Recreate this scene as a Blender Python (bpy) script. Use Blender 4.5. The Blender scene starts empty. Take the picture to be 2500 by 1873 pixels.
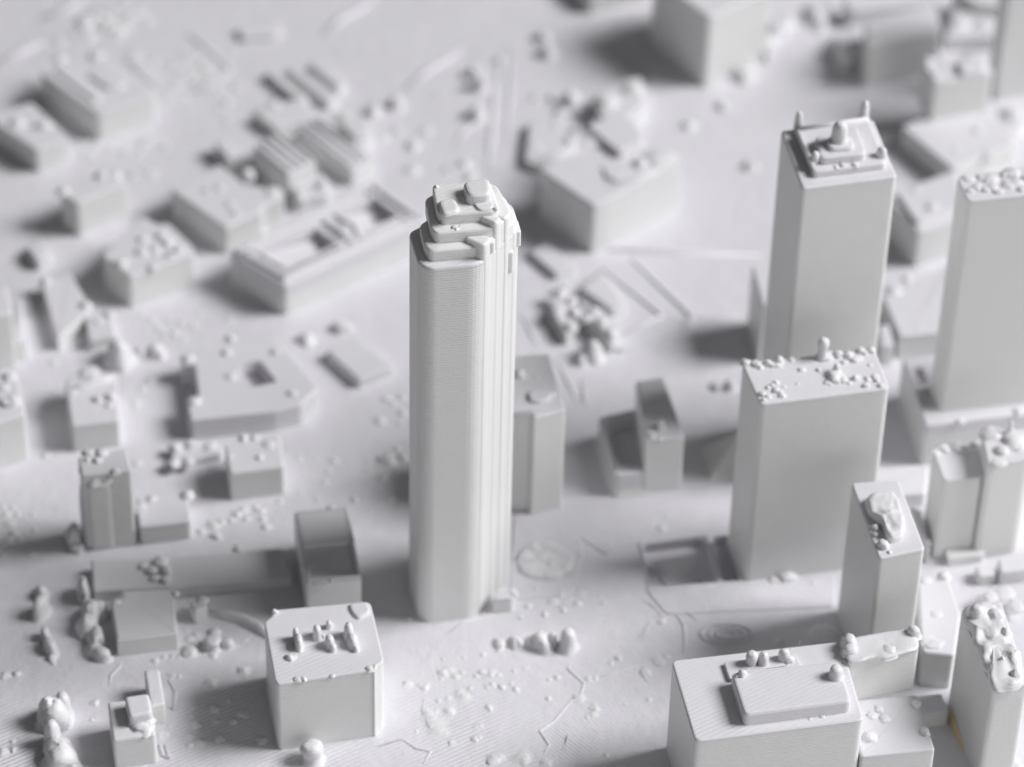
import bpy, bmesh, math, random
from mathutils import Vector, Matrix, noise
S = bpy.context.scene
C = S.collection
S.unit_settings.system = 'METRIC'
S.unit_settings.scale_length = 0.01          # one unit is one centimetre of the printed model
# ------------------------------------------------------------------ camera
TH, ROLL, FPX, DIST = math.radians(41.0), math.radians(1.5), 8600.0, 86.0
W0, H0 = 2500.0, 1873.0
_rl, _ul = Vector((1, 0, 0)), Vector((0, math.sin(TH), math.cos(TH)))
FWD = Vector((0, math.cos(TH), -math.sin(TH)))
RGT = math.cos(ROLL) * _rl + math.sin(ROLL) * _ul
UPV = -math.sin(ROLL) * _rl + math.cos(ROLL) * _ul
LOC = -FWD * DIST
cam = bpy.data.cameras.new('camera')
co = bpy.data.objects.new('camera', cam); C.objects.link(co)
m = Matrix((RGT, UPV, -FWD)).transposed().to_4x4(); m.translation = LOC
co.matrix_world = m
cam.sensor_width = 36; cam.lens = FPX / W0 * 36
cam.clip_start, cam.clip_end = 1, 600
cam.dof.use_dof = True
cam.dof.focus_distance = DIST - 12.2
cam.dof.aperture_fstop = 0.095
S.camera = co
# ------------------------------------------------------------------ light (studio: one large softbox, one low reflector, dim room)
S.view_settings.view_transform = 'Standard'
try: S.view_settings.look = 'None'
except Exception: pass
S.view_settings.gamma = 1; S.view_settings.exposure = 0
wd = bpy.data.worlds.new('World'); S.world = wd; wd.use_nodes = True
wd.node_tree.nodes['Background'].inputs[0].default_value = (1, 1, 1, 1)
wd.node_tree.nodes['Background'].inputs[1].default_value = 0.08
def area(name, pos, aim, sx, sy, power, col):
    l = bpy.data.lights.new(name, 'AREA'); l.shape = 'RECTANGLE'; l.size = sx; l.size_y = sy
    l.energy = power; l.color = col
    o = bpy.data.objects.new(name, l); C.objects.link(o); o.location = pos
    o.rotation_euler = (Vector(aim) - Vector(pos)).to_track_quat('-Z', 'Y').to_euler()
    return o
area('softbox', (267, 24, 236), (0, 0, 0), 146, 146, 1600000, (1.0, .995, 1.0))
area('reflector', (44, -76, 20), (3, 0, 3), 70, 26, 11500, (1.0, 1.0, .97))
S.cycles.max_bounces = 8; S.cycles.diffuse_bounces = 5
S.cycles.use_denoising = True
# ------------------------------------------------------------------ pixel of the photograph -> point of the place
def U(x, y, h=0.0):
    a, b = (x - W0 / 2) / FPX, -(y - H0 / 2) / FPX
    d = FWD + RGT * a + UPV * b
    t = (h - LOC.z) / d.z
    return LOC + d * t
def PX(p):
    v = Vector(p) - LOC; z = v.dot(FWD)
    return (W0 / 2 + FPX * v.dot(RGT) / z, H0 / 2 - FPX * v.dot(UPV) / z)
_k = .3862
ZO = {'1': (0, 0, _k), '2': (800, 0, _k), '3': (1650, 0, _k), '4': (0, 600, _k), '5': (800, 600, _k), '6': (1650, 600, _k),
      '7': (0, 1233, _k), '8': (800, 1233, _k), '9': (1650, 1233, _k), 'A': (480, 160, .2716), 'B': (1220, 180, .2897),
      'C': (1900, 0, .2716), 'D': (2080, 400, .3017), 'E': (2180, 780, .3743), 'F': (1230, 560, .2716), 'G': (520, 420, .2441),
      'H': (1220, 880, .2803), 'I': (600, 1440, .2613), 'J': (1560, 1500, .2712), 'K': (600, 1220, .2052),
      'L': (960, 400, .1931), 'M': (1860, 240, .1931), 'N': (1740, 800, .2414), 'P': (960, 1240, .2173), 'S': (0, 0, 1.0)}
def Z(z, x, y):
    o = ZO[z]; return (o[0] + x * o[2], o[1] + y * o[2])
def solve(p, yb, z0=0.0):
    lo, hi = z0, z0 + 20
    for _ in range(40):
        mid = (lo + hi) / 2; q = U(p[0], p[1], mid)
        if PX((q.x, q.y, z0))[1] < yb: lo = mid
        else: hi = mid
    return lo
# ------------------------------------------------------------------ materials
def N(nt, t, **kw):
    n = nt.nodes.new(t)
    for k, v in kw.items(): setattr(n, k, v)
    return n
def mth(nt, op, a, b=None, c=None):
    n = nt.nodes.new('ShaderNodeMath'); n.operation = op
    for i, v in enumerate((a, b, c)):
        if v is None: continue
        if isinstance(v, (int, float)): n.inputs[i].default_value = v
        else: nt.links.new(v, n.inputs[i])
    return n.outputs[0]
def plastic(name, lines, layers, col=(.80, .80, .795), seam=False, grain=.25, sss=.4, ssc=.16):
    mt = bpy.data.materials.new(name); mt.use_nodes = True
    nt = mt.node_tree; b = nt.nodes['Principled BSDF']
    b.inputs['Roughness'].default_value = .42
    b.inputs['Specular IOR Level'].default_value = .35
    b.inputs['Subsurface Weight'].default_value = sss
    b.inputs['Subsurface Radius'].default_value = (1, .95, .85)
    b.inputs['Subsurface Scale'].default_value = ssc
    g = N(nt, 'ShaderNodeNewGeometry')
    sp = N(nt, 'ShaderNodeSeparateXYZ'); nt.links.new(g.outputs['Position'], sp.inputs[0])
    sn = N(nt, 'ShaderNodeSeparateXYZ'); nt.links.new(g.outputs['True Normal'], sn.inputs[0])
    X, Y, ZZ = sp.outputs
    up = mth(nt, 'ABSOLUTE', sn.outputs[2])
    flat = N(nt, 'ShaderNodeMapRange'); nt.links.new(up, flat.inputs[0])
    flat.inputs[1].default_value = .5; flat.inputs[2].default_value = .9
    flat = flat.outputs[0]
    def nz(scale, vec, det=2.0):
        n = N(nt, 'ShaderNodeTexNoise'); n.inputs['Scale'].default_value = scale; n.inputs['Detail'].default_value = det
        nt.links.new(vec, n.inputs['Vector']); return n.outputs['Fac']
    # infill tracks laid side by side on level surfaces
    def tracks(ang, per):
        u = mth(nt, 'ADD', mth(nt, 'MULTIPLY', X, math.cos(ang) * 6.2832 / per), mth(nt, 'MULTIPLY', Y, math.sin(ang) * 6.2832 / per))
        u = mth(nt, 'ADD', u, mth(nt, 'MULTIPLY', nz(1.3, g.outputs['Position']), 3.0))
        return mth(nt, 'SINE', u)
    a = tracks(math.radians(123), .105)
    if seam:
        c = tracks(math.radians(44), .085)
        s = mth(nt, 'GREATER_THAN', mth(nt, 'ADD', X, mth(nt, 'MULTIPLY', nz(.35, g.outputs['Position'], 0), 3.0)), 3.0)
        a = mth(nt, 'ADD', mth(nt, 'MULTIPLY', a, mth(nt, 'SUBTRACT', 1.0, s)), mth(nt, 'MULTIPLY', c, mth(nt, 'MULTIPLY', s, .6)))
    a = mth(nt, 'MULTIPLY', a, mth(nt, 'MULTIPLY', mth(nt, 'POWER', nz(.5, g.outputs['Position']), 2.0), 3.2))
    a = mth(nt, 'MULTIPLY', mth(nt, 'MULTIPLY', a, flat), lines)
    # printed layers on upright surfaces
    cz = N(nt, 'ShaderNodeCombineXYZ')
    nt.links.new(mth(nt, 'MULTIPLY', X, .08), cz.inputs[0]); nt.links.new(mth(nt, 'MULTIPLY', Y, .08), cz.inputs[1]); nt.links.new(ZZ, cz.inputs[2])
    bands = mth(nt, 'SUBTRACT', nz(5.0, cz.outputs[0], 3.0), .5)
    lay = mth(nt, 'MULTIPLY', mth(nt, 'SINE', mth(nt, 'MULTIPLY', ZZ, 6.2832 / .066)), .55)
    w = mth(nt, 'MULTIPLY', mth(nt, 'ADD', mth(nt, 'MULTIPLY', bands, 1.0), lay), mth(nt, 'SUBTRACT', 1.0, flat))
    w = mth(nt, 'MULTIPLY', w, layers)
    gr = mth(nt, 'MULTIPLY', mth(nt, 'SUBTRACT', nz(11, g.outputs['Position'], 4.0), .5), grain)
    big = mth(nt, 'MULTIPLY', mth(nt, 'SUBTRACT', nz(2.2, g.outputs['Position'], 2.0), .5), grain * 3)
    hgt = mth(nt, 'ADD', mth(nt, 'ADD', a, w), mth(nt, 'ADD', gr, big))
    bp = N(nt, 'ShaderNodeBump'); bp.inputs['Strength'].default_value = 1.0; bp.inputs['Distance'].default_value = .012
    nt.links.new(hgt, bp.inputs['Height']); nt.links.new(bp.outputs[0], b.inputs['Normal'])
    # slight unevenness of the plastic itself
    rp = N(nt, 'ShaderNodeValToRGB'); nt.links.new(nz(1.7, g.outputs['Position'], 3.0), rp.inputs[0])
    rp.color_ramp.elements[0].color = tuple(v * .965 for v in col) + (1,); rp.color_ramp.elements[1].color = col + (1,)
    nt.links.new(rp.outputs[0], b.inputs['Base Color'])
    return mt
M_WALL = plastic('white_print_wall', .12, .62)
M_ROOF = plastic('white_print_roof_light_tint', .13, .5, col=(.745, .736, .767), sss=.12, ssc=.05)  # lavender of the light from above is put into the roof colour
M_SOFT = plastic('white_print_soft', .0, .4, col=(.755, .748, .77), grain=.6, sss=.3, ssc=.1)  # follows the roof colour, with its painted lavender light
M_GND = plastic('white_print_ground_light_tint', .36, .4, seam=True, sss=.0, col=(.735, .725, .767), grain=.8)  # same plastic as the walls; lavender cast of overhead light painted in
M_LUMP = plastic('white_print_lump', .1, .4, grain=.7, col=(.755, .748, .77), sss=.3, ssc=.08)  # toned to the ground, its painted lavender light included
M_YEL = plastic('yellowed_glue', .0, .2, col=(.74, .62, .36), sss=.1)
# ------------------------------------------------------------------ mesh helpers
def ccw(p):
    a = sum(p[i][0] * p[(i + 1) % len(p)][1] - p[(i + 1) % len(p)][0] * p[i][1] for i in range(len(p)))
    return list(p) if a > 0 else list(reversed(p))
def fillet(pts, r, n=5):
    out = []; L = len(pts)
    for i in range(L):
        p = Vector(pts[i][:2]); a = Vector(pts[i - 1][:2]); b = Vector(pts[(i + 1) % L][:2])
        ea, eb = a - p, b - p; d = min(r * 1.3, .42 * ea.length, .42 * eb.length)
        if d < 1e-4: out.append(p); continue
        A, B = p + ea.normalized() * d, p + eb.normalized() * d
        for k in range(n + 1):
            t = k / n; out.append((1 - t) ** 2 * A + 2 * t * (1 - t) * p + t * t * B)
    return out
def inset(pts, d):
    out = []; L = len(pts)
    for i in range(L):
        e1 = (pts[i] - pts[i - 1]); e2 = (pts[(i + 1) % L] - pts[i])
        n1 = Vector((-e1.y, e1.x)); n2 = Vector((-e2.y, e2.x))
        n1 = n1.normalized() if n1.length > 1e-7 else n1; n2 = n2.normalized() if n2.length > 1e-7 else n2
        n = n1 + n2
        if n.length < 1e-6: out.append(pts[i].copy()); continue
        n.normalize(); out.append(pts[i] + n * d / max(.5, n.dot(n2) if n2.length > 0 else 1))
    return out
def prism_bm(bm, pts, z0, z1, r=.08, bev=0.0, org=(0, 0, 0), flare=0.0, n=5):
    """closed prism over the outline pts with rounded upright corners and a softly rounded upper edge"""
    base = fillet(ccw(pts), r, n)
    rings = [(z0, -flare)]
    if flare: rings.append((z0 + flare * 2.2, 0))
    if bev > 0:
        for k in range(4):
            a = k / 3 * math.pi / 2
            rings.append((z1 - bev + bev * math.sin(a), bev * (1 - math.cos(a))))
    else: rings.append((z1, 0))
    prev = None; first = None
    for z, d in rings:
        pp = base if abs(d) < 1e-6 else inset(base, d)
        vs = [bm.verts.new((p.x - org[0], p.y - org[1], z - org[2])) for p in pp]
        if prev:
            for i in range(len(vs)):
                j = (i + 1) % len(vs); bm.faces.new((prev[i], prev[j], vs[j], vs[i]))
        else: first = vs
        prev = vs
    bm.faces.new(prev); bm.faces.new(list(reversed(first)))
    return bm
def obj(name, bm, mat, parent=None, smooth=False, loc=None):
    me = bpy.data.meshes.new(name); bm.to_mesh(me); bm.free(); me.materials.append(mat)
    if smooth: me.polygons.foreach_set('use_smooth', [True] * len(me.polygons))
    o = bpy.data.objects.new(name, me); C.objects.link(o)
    if parent: o.parent = parent
    if loc is not None: o.location = loc
    return o
def tag(o, label=None, cat=None, group=None, kind=None):
    if label: o['label'] = label
    if cat: o['category'] = cat
    if group: o['group'] = group
    if kind: o['kind'] = kind
    return o
rnd = random.Random(4)
# unit lumps: printed blobs, all a little different, shared by every lump of the model
def lump_mesh(seed, kind):
    R = random.Random(seed); bm = bmesh.new(); n, prev = 20, None
    prof = {'knob': [(1.4, 0), (1.12, .09), (1.0, .28), (.96, .55), (.86, .78), (.6, .94), (.3, 1.0)],
            'dome': [(1.3, 0), (1.1, .14), (.98, .38), (.8, .66), (.54, .88), (.27, 1.0)],
            'bump': [(1.7, 0), (1.3, .14), (1.02, .38), (.78, .66), (.5, .88), (.25, 1.0)],
            'pin': [(1.8, 0), (1.3, .12), (1.08, .4), (1.0, .75), (.82, .92), (.5, 1.0), (.2, 1.03)],
            'bulb': [(1.2, 0), (.82, .16), (.86, .45), (1.02, .7), (.92, .88), (.6, .98), (.25, 1.0)],
            'pill': [(1.35, 0), (1.1, .1), (1.0, .3), (.97, .58), (.9, .78), (.74, .92), (.45, 1.0), (.18, 1.02)],
            'rag': [(1.16, 0), (1.04, .14), (1.0, .36), (.94, .56), (.84, .74), (.64, .89), (.36, .98), (.15, 1.0)]}[kind]
    am = {'rag': .26, 'dome': .26, 'bump': .34, 'pill': .05}.get(kind, .08); off = Vector((R.random() * 50, R.random() * 50, 0))
    for r, z in prof:
        vs = []
        for k in range(n):
            a = 6.28318 * k / n
            q = Vector((math.cos(a) * 1.2, math.sin(a) * 1.2, z * 1.6)) + off; w = 1 + am * 1.6 * noise.noise(q) + am * .8 * noise.noise(q * 2.3)
            vs.append(bm.verts.new((r * w * math.cos(a), r * w * math.sin(a), z + am * .5 * noise.noise(Vector((math.cos(a), math.sin(a), 7)) + off) * (z > .3))))
        if prev:
            for i in range(n): bm.faces.new((prev[i], prev[(i + 1) % n], vs[(i + 1) % n], vs[i]))
        prev = vs
    bm.faces.new(prev)
    me = bpy.data.meshes.new(kind); bm.to_mesh(me); bm.free(); me.materials.append(M_LUMP)
    me.polygons.foreach_set('use_smooth', [True] * len(me.polygons))
    return me
LM = {k: [lump_mesh(11 * i + 3 + len(k), k) for i in range(5)] for k in ('knob', 'dome', 'pin', 'bulb', 'rag', 'bump', 'pill')}
def lump(name, kind, p, r, h, parent=None, ry=None, rot=None, org=None):
    o = bpy.data.objects.new(name, rnd.choice(LM[kind])); C.objects.link(o)
    o.scale = (r, ry or r * rnd.uniform(.85, 1.15), h)
    o.rotation_euler = (0, 0, rnd.uniform(0, 6.28) if rot is None else rot)
    o.location = Vector(p) - (Vector(org) if org is not None else Vector((0, 0, 0)))
    if parent: o.parent = parent
    return o
class Bld: pass
def bld(name, label, z, roof, foot=None, h=None, z0=0.0, r=.17, bev=.06, cat='building', group=None, flare=0.0, lip=.07, sink=0.02):
    px = [Z(z, *p) for p in roof]
    if h is None: h = solve(px[foot[0]], Z(z, 0, foot[1])[1], z0)
    pts = [U(p[0], p[1], h) for p in px]
    c = sum((Vector((p.x, p.y, 0)) for p in pts), Vector()) / len(pts); c.z = z0
    e = bpy.data.objects.new(name, None); C.objects.link(e); e.location = c; e.empty_display_size = .2
    tag(e, label, cat, group)
    B = Bld(); B.e, B.h, B.pts, B.c, B.z, B.z0 = e, h, [(p.x, p.y) for p in pts], c, z, z0
    bm = bmesh.new(); prism_bm(bm, B.pts, z0 - sink, h - lip, r, 0, c, flare)
    B.wall = obj('wall', bm, M_WALL, e)
    bm = bmesh.new(); prism_bm(bm, B.pts, h - lip, h, r, bev, c)
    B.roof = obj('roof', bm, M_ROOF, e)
    return B
def part(B, name, z, poly, dh=None, h=None, base=None, r=.06, bev=.03, lab=None, mat=None):
    """a raised piece on a roof: poly is drawn on its own top"""
    b = B.h if base is None else base
    top = h if h is not None else b + dh
    pts = [U(*Z(z, *p), top) for p in poly]
    bm = bmesh.new(); prism_bm(bm, [(p.x, p.y) for p in pts], b - .02, top, r, bev, B.c)
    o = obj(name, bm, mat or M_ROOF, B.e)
    if lab: o['label'] = lab
    return o
def lumps(B, z, lst, kind=None, base=None, name='roof_lump'):
    """blobs on a roof: (x, y, radius, height, kind, length ratio, turn)"""
    k = ZO[z][2] * .01
    for t in lst:
        x, y, r = t[:3]; hh = t[3] if len(t) > 3 else r * 1.2
        b = B.h if base is None else base
        p = U(*Z(z, x, y), b); p.z = b - .015
        kd = t[4] if len(t) > 4 else (kind or rnd.choice(['knob', 'dome', 'rag']))
        f = .85 if kd in ('pin', 'bulb', 'pill') or name != 'roof_lump' else .72
        lump(name, kd, p, r * k, hh * k * f + .015, B.e, org=B.c, ry=r * k * t[5] if len(t) > 5 else None, rot=math.radians(t[6]) if len(t) > 6 else None)
def beam_bm(bm, path, w, h, z, org=(0, 0, 0), taper=.5, closed=False):
    """a rounded ridge following a path on a level surface"""
    pr = [(-.5, 0), (-.42, .5), (-.22, .9), (0, 1), (.22, .9), (.42, .5), (.5, 0)]; prev = None; L = len(path); first = None
    for i in range(L):
        a = path[i - 1] if (i > 0 or closed) else path[i]; b = path[(i + 1) % L] if (i < L - 1 or closed) else path[i]
        d = (Vector(b[:2]) - Vector(a[:2])).normalized(); n = Vector((-d.y, d.x))
        s = taper if (not closed and i in (0, L - 1)) else 1
        vs = [bm.verts.new((path[i][0] + n.x * u * w * s - org[0], path[i][1] + n.y * u * w * s - org[1], z + v * h * s - org[2])) for u, v in pr]
        if prev:
            for k in range(len(pr) - 1): bm.faces.new((prev[k], prev[k + 1], vs[k + 1], vs[k]))
        else: first = vs; 
        prev = vs
    if closed:
        for k in range(len(pr) - 1): bm.faces.new((prev[k], prev[k + 1], first[k + 1], first[k]))
    else:
        bm.faces.new(list(reversed(first))) ; bm.faces.new(prev)
    bmesh.ops.recalc_face_normals(bm, faces=bm.faces[:])
    return bm
def ridge_on(B, name, z, pts, w, h, base=None):
    b = B.h if base is None else base
    bm = bmesh.new(); beam_bm(bm, [U(*Z(z, *p), b) for p in pts], w, h, b - .01, B.c)
    return obj(name, bm, M_ROOF, B.e, True)
def parapet(B, w, h, name='parapet', inner=0.0):
    """a raised rim round the roof edge"""
    base = fillet(ccw(B.pts), .09); o_ = inset(base, .03 + inner); i_ = inset(base, .03 + inner + w); bm = bmesh.new(); L = len(o_)
    rg = []
    for pp, z in ((o_, B.h - .02), (o_, B.h + h * .75), (inset(base, .03 + inner + w * .2), B.h + h), (inset(base, .03 + inner + w * .8), B.h + h), (i_, B.h + h * .75), (i_, B.h - .02)):
        rg.append([bm.verts.new((p.x - B.c.x, p.y - B.c.y, z - B.c.z)) for p in pp])
    for a in range(6):
        A, D = rg[a], rg[(a + 1) % 6]
        for i in range(L):
            j = (i + 1) % L; bm.faces.new((A[i], A[j], D[j], D[i]))
    bmesh.ops.recalc_face_normals(bm, faces=bm.faces[:])
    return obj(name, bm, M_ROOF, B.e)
def melt(B, name, z, poly, dh, amp=.05, base=None, seed=0.0, mat=None):
    """a melted, uneven slab following an outline"""
    b = B.h if base is None else base
    pts = fillet(ccw([tuple(U(*Z(z, *p), b + dh)[:2]) for p in poly]), .3, 4); ctr = sum(pts, Vector((0, 0))) / len(pts)
    bm = bmesh.new(); prev = None; first = None
    for s, t in ((1.0, -.1), (1.02, .25), (1.0, .55), (.95, .82), (.87, .97), (.75, 1.0), (.6, 1.0), (.45, 1.0), (.3, 1.0), (.14, 1.0)):
        vs = []
        for p in pts:
            q = ctr + (p - ctr) * s; nz = noise.noise(Vector((q.x * 2.6, q.y * 2.6, seed))) + .5 * noise.noise(Vector((q.x * 6, q.y * 6, seed + 3)))
            vs.append(bm.verts.new((q.x - B.c.x, q.y - B.c.y, b + dh * t + (amp * nz if t > .5 else 0) - B.c.z)))
        if prev:
            for i in range(len(vs)):
                j = (i + 1) % len(vs); bm.faces.new((prev[i], prev[j], vs[j], vs[i]))
        else: first = vs
        prev = vs
    bm.faces.new(prev); bm.faces.new(list(reversed(first)))
    return obj(name, bm, mat or M_SOFT, B.e, True)
def cut(o, polys, z0, z1, org, r=.08):
    """sink wells into a solid"""
    cs = []
    for p in polys:
        bm = bmesh.new(); prism_bm(bm, p, z0, z1, r, 0, org)
        c = obj('well', bm, M_ROOF, None); c.matrix_world = o.matrix_world.copy()
        c.location = Vector(org) if o.parent else o.location; cs.append(c)
    bpy.context.view_layer.update()
    for c in cs:
        md = o.modifiers.new('b', 'BOOLEAN'); md.operation = 'DIFFERENCE'; md.object = c; md.solver = 'EXACT'
    bpy.context.view_layer.update()
    me = bpy.data.meshes.new_from_object(o.evaluated_get(bpy.context.evaluated_depsgraph_get()))
    o.modifiers.clear(); old = o.data; o.data = me; bpy.data.meshes.remove(old)
    for c in cs:
        d = c.data; bpy.data.objects.remove(c); bpy.data.meshes.remove(d)
def poly(z, pts, h=0.0): return [tuple(U(*Z(z, *p), h)[:2]) for p in pts]
# ------------------------------------------------------------------ ground plate
bm = bmesh.new(); prism_bm(bm, [(-40, -26), (46, -26), (46, 40), (-40, 40)], -1.2, 0, .1, .05)
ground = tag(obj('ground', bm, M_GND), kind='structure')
cut(ground, [poly('S', [(1566, 1330), (1592, 1446), (1752, 1424), (1722, 1312)])], -.25, 1, (0, 0, 0), .14)
cut(ground, [poly('S', [(1738, 1312), (1768, 1422), (1806, 1417), (1776, 1306)])], -.3, 1, (0, 0, 0), .08)
bm = bmesh.new(); prism_bm(bm, [(-160, -160), (160, -160), (160, 160), (-160, 160)], -2.2, -1.21, .1, .0)
tag(obj('table', bm, plastic('matte_table', 0, 0, col=(.62, .62, .63), sss=0)), kind='structure')
def pavement(z, pts, h, r=.15, name='pavement'):
    bm = bmesh.new(); prism_bm(bm, poly(z, pts, h), -.02, h, r, min(.04, h * .6))
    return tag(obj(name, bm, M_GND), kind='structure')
# ================================================================== THE TALL TOWER
T = bld('stepped_tower', 'tallest tower with a stepped crown, striped angled face and chamfered corner', 'S',
        [(1020, 641), (1050, 657), (1172, 645), (1270, 555), (1250, 493), (1170, 478), (1085, 500), (1030, 550), (997, 566)], foot=(1, 1521), r=.18, flare=.03)
_a, _b = Vector(U(1172, 645, T.h)), Vector(U(1270, 555, T.h))
def tier(prev, name, pts, yb, ends, i=1):
    """pts: left side then front edge, right end, then the back; ends: how far it follows the angled face of the tower"""
    hh = solve(pts[i], yb, prev)
    w = [Vector(U(x, y, hh)).to_2d() for x, y in pts]
    if ends:
        A, B, D = _a.to_2d(), _b.to_2d(), (_b - _a).to_2d(); f0, f1 = w[1], w[2]; e = f1 - f0
        t = ((A - f0).x * D.y - (A - f0).y * D.x) / (e.x * D.y - e.y * D.x)
        nn = Vector((D.y, -D.x)).normalized() * -.012
        w[2] = f0 + e * t + nn; w[3] = A + D * ends + nn
    bm = bmesh.new(); prism_bm(bm, w, prev - .02, hh, .13, .05, T.c)
    obj(name, bm, M_WALL, T.e); return hh
t2 = tier(T.h, 'crown_tier', [(1036, 597), (1050, 613), (1158, 604), (1242, 523), (1231, 476), (1160, 458), (1080, 490), (1045, 534), (1023, 549)], 640, .93)
t3 = tier(t2, 'crown_tier', [(1050, 553), (1063, 569), (1176, 560), (1229, 505), (1212, 449), (1150, 438), (1085, 452), (1058, 473), (1037, 485)], 595, .80)
t4 = tier(t3, 'crown_top', [(1066, 513), (1080, 525), (1204, 515), (1219, 507), (1197, 440), (1054, 448)], 549.5, 0)
part(T, 'penthouse', 'S', [(1128, 440), (1195, 431), (1201, 473), (1143, 479)], .26, base=t4, r=.14, bev=.09, mat=M_SOFT)
part(T, 'roof_pad', 'S', [(1068, 486), (1110, 480), (1126, 513), (1080, 524)], .09, base=t4, r=.12, bev=.08, mat=M_SOFT)
part(T, 'roof_pad', 'S', [(1150, 486), (1194, 478), (1208, 505), (1168, 513)], .05, base=t4, r=.1, bev=.04)
lumps(T, 'L', [(548, 292, 26, 30, 'dome'), (1300, 565, 30, 26, 'rag'), (1100, 530, 40, 20, 'dome'), (770, 800, 30, 18, 'rag'), (800, 815, 26, 14, 'dome')], base=t4 - .0)
# pilasters running up the angled face, and the two dark boxed bays in it
def pil():
    a, b = Vector(U(1172, 645, T.h)), Vector(U(1270, 555, T.h)); d = (b - a); d.z = 0; L = d.length; d.normalize(); n = Vector((d.y, -d.x, 0))
    spec = [(.19, .34, .016, t2 + .12), (.45, .24, .008, t4 - .12), (.66, .22, .018, t3 + .05), (.87, .22, .010, T.h + .02)]
    for f, w, o, top in spec:
        p = a + d * (L * f); q = [p - d * w / 2 - n * .5, p - d * w / 2 + n * o, p + d * w / 2 + n * o, p + d * w / 2 - n * .5]
        bm = bmesh.new(); prism_bm(bm, [(v.x, v.y) for v in q], -.02, top, .10, .06, T.c, .02)
        obj('pilaster', bm, M_WALL, T.e)
    u = Vector(U(1176, 645, T.h)) - Vector(U(1050, 657, T.h)); u.z = 0; u.normalize(); v = Vector((-u.y, u.x, 0))
    for f, w, z0, z1, o in ((.72, .22, T.h - .95, T.h - .40, .0), (.93, .2, T.h - .45, T.h - .05, -.02), (.24, .2, T.h + .05, T.h + .34, .0)):
        p = a + d * (L * f) + n * o
        q = [p - u * w / 2 - v * .02, p + u * w / 2 - v * .02, p + u * w / 2 + v * .4, p - u * w / 2 + v * .4]
        bm = bmesh.new(); prism_bm(bm, [(k.x, k.y) for k in q], z0, z1, .04, .04, T.c)
        obj('bay', bm, M_WALL, T.e)
pil()
E_ = bld('entrance_annex', 'small square annex at the foot of the tallest tower', 'P', [(1108, 1030), (1345, 1012), (1385, 880), (1180, 900)], foot=(0, 1185), r=.06)
lumps(E_, 'P', [(1350, 960, 40, 20, 'dome')])
for x, y, a in ((1000, 1190, 20), (180, 1245, 30), (1430, 1235, 22)):
    tag(lump('ground_bump', 'rag', U(*Z('P', x, y)), a * .0022, a * .0016), 'tiny lump at the foot of the tallest tower', 'bump', 'lumps at the foot of the tallest tower')
# ================================================================== BLOCK WITH ROOF VENTS (front, beside the tall tower)
A = bld('vent_block', 'cube-like block with a row of upright vents on its ribbed roof', 'I',
        [(172, 296), (272, 845), (300, 882), (1190, 750), (1215, 722), (1292, 662), (1195, 235), (1160, 105), (268, 184), (248, 244)], foot=(2, 1500), r=.11, bev=.04, flare=.02)
lumps(A, 'I', [(497, 525, 34, 125, 'pill', 2.2, 11), (470, 465, 28, 150, 'pill', 1.3, 11), (412, 640, 34, 50, 'dome', 1.2, 60), (455, 632, 22, 24), (668, 440, 36, 140, 'pill', 1.5, 11), (722, 440, 24, 50, 'dome'), (778, 352, 26, 84, 'pill', 1.2, 0), (800, 335, 20, 36, 'dome'),
               (785, 525, 38, 130, 'pill', 1.5, 15), (815, 560, 30, 76, 'pill', 1.3, 15), (962, 440, 40, 170, 'pill', 1.5, 11), (998, 510, 42, 120, 'pill', 1.7, 13), (1030, 560, 28, 60, 'pill', 1.4, 13), (880, 470, 90, 8, 'dome', .5, 0), (272, 215, 26, 50, 'dome'), (490, 836, 44, 24, 'dome', .6, 0), (540, 836, 26, 28, 'dome'), (810, 805, 20, 16), (1160, 735, 36, 24, 'dome')])
part(A, 'corner_pad', 'I', [(955, 120), (1130, 98), (1172, 205), (1050, 270), (985, 205)], .07, r=.1, bev=.06)
bm = bmesh.new(); q = [U(*Z('I', *p), A.h) for p in ((1196, 760), (1226, 735), (1215, 690), (1180, 715))]
prism_bm(bm, [(p.x, p.y) for p in q], -.02, A.h + .03, .04, .03, A.c); obj('corner_rib', bm, M_WALL, A.e)
# ------------------------------------------------------------------ shaded block behind it
B = bld('sunken_roof_block', 'block with a sunken dark roof, shaded by the tallest tower and behind the vent block', 'K',
        [(570, 150), (715, 990), (1382, 930), (1212, 92)], foot=(1, 1420), r=.07)
part(B, 'roof_step', 'K', [(572, 140), (640, 560), (1300, 500), (1212, 80)], .05, r=.08, bev=.04)
parapet(B, .09, .05)
lumps(B, 'K', [(900, 960, 90, 12, 'dome'), (1015, 975, 24, 26), (760, 770, 60, 12, 'dome'), (1020, 110, 50, 34, 'dome')])
# ------------------------------------------------------------------ long low hall with wing
Bh = bld('long_low_hall', 'long low flat-roofed hall running into the shadow of the tallest tower', '7', [(572, 342), (592, 545), (1110, 520), (1690, 472), (1850, 458), (1790, 268), (1075, 325)], foot=(1, 610), r=.06)
lumps(Bh, '7', [(905, 395, 30, 26, 'rag'), (960, 420, 36, 36, 'rag'), (1010, 370, 44, 50, 'rag'), (1050, 430, 36, 60, 'rag'), (1045, 480, 30, 40), (980, 470, 34, 28, 'rag'), (1500, 275, 26, 18)])
Bq = bld('square_house', 'square flat-roofed house with one notched corner, in front of the long low hall', '7', [(766, 540), (778, 582), (698, 605), (738, 858), (1124, 815), (1095, 525)], foot=(3, 958), r=.03)
lumps(Bq, '7', [(735, 615, 26, 12, 'dome'), (1110, 560, 20, 20)])
Bk = bld('narrow_block', 'low narrow block beside the curved wall', '7', [(1195, 610), (1232, 675), (1312, 640), (1285, 575)], foot=(1, 760), r=.05)
lumps(Bk, '7', [(1280, 600, 30, 24)])
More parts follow.
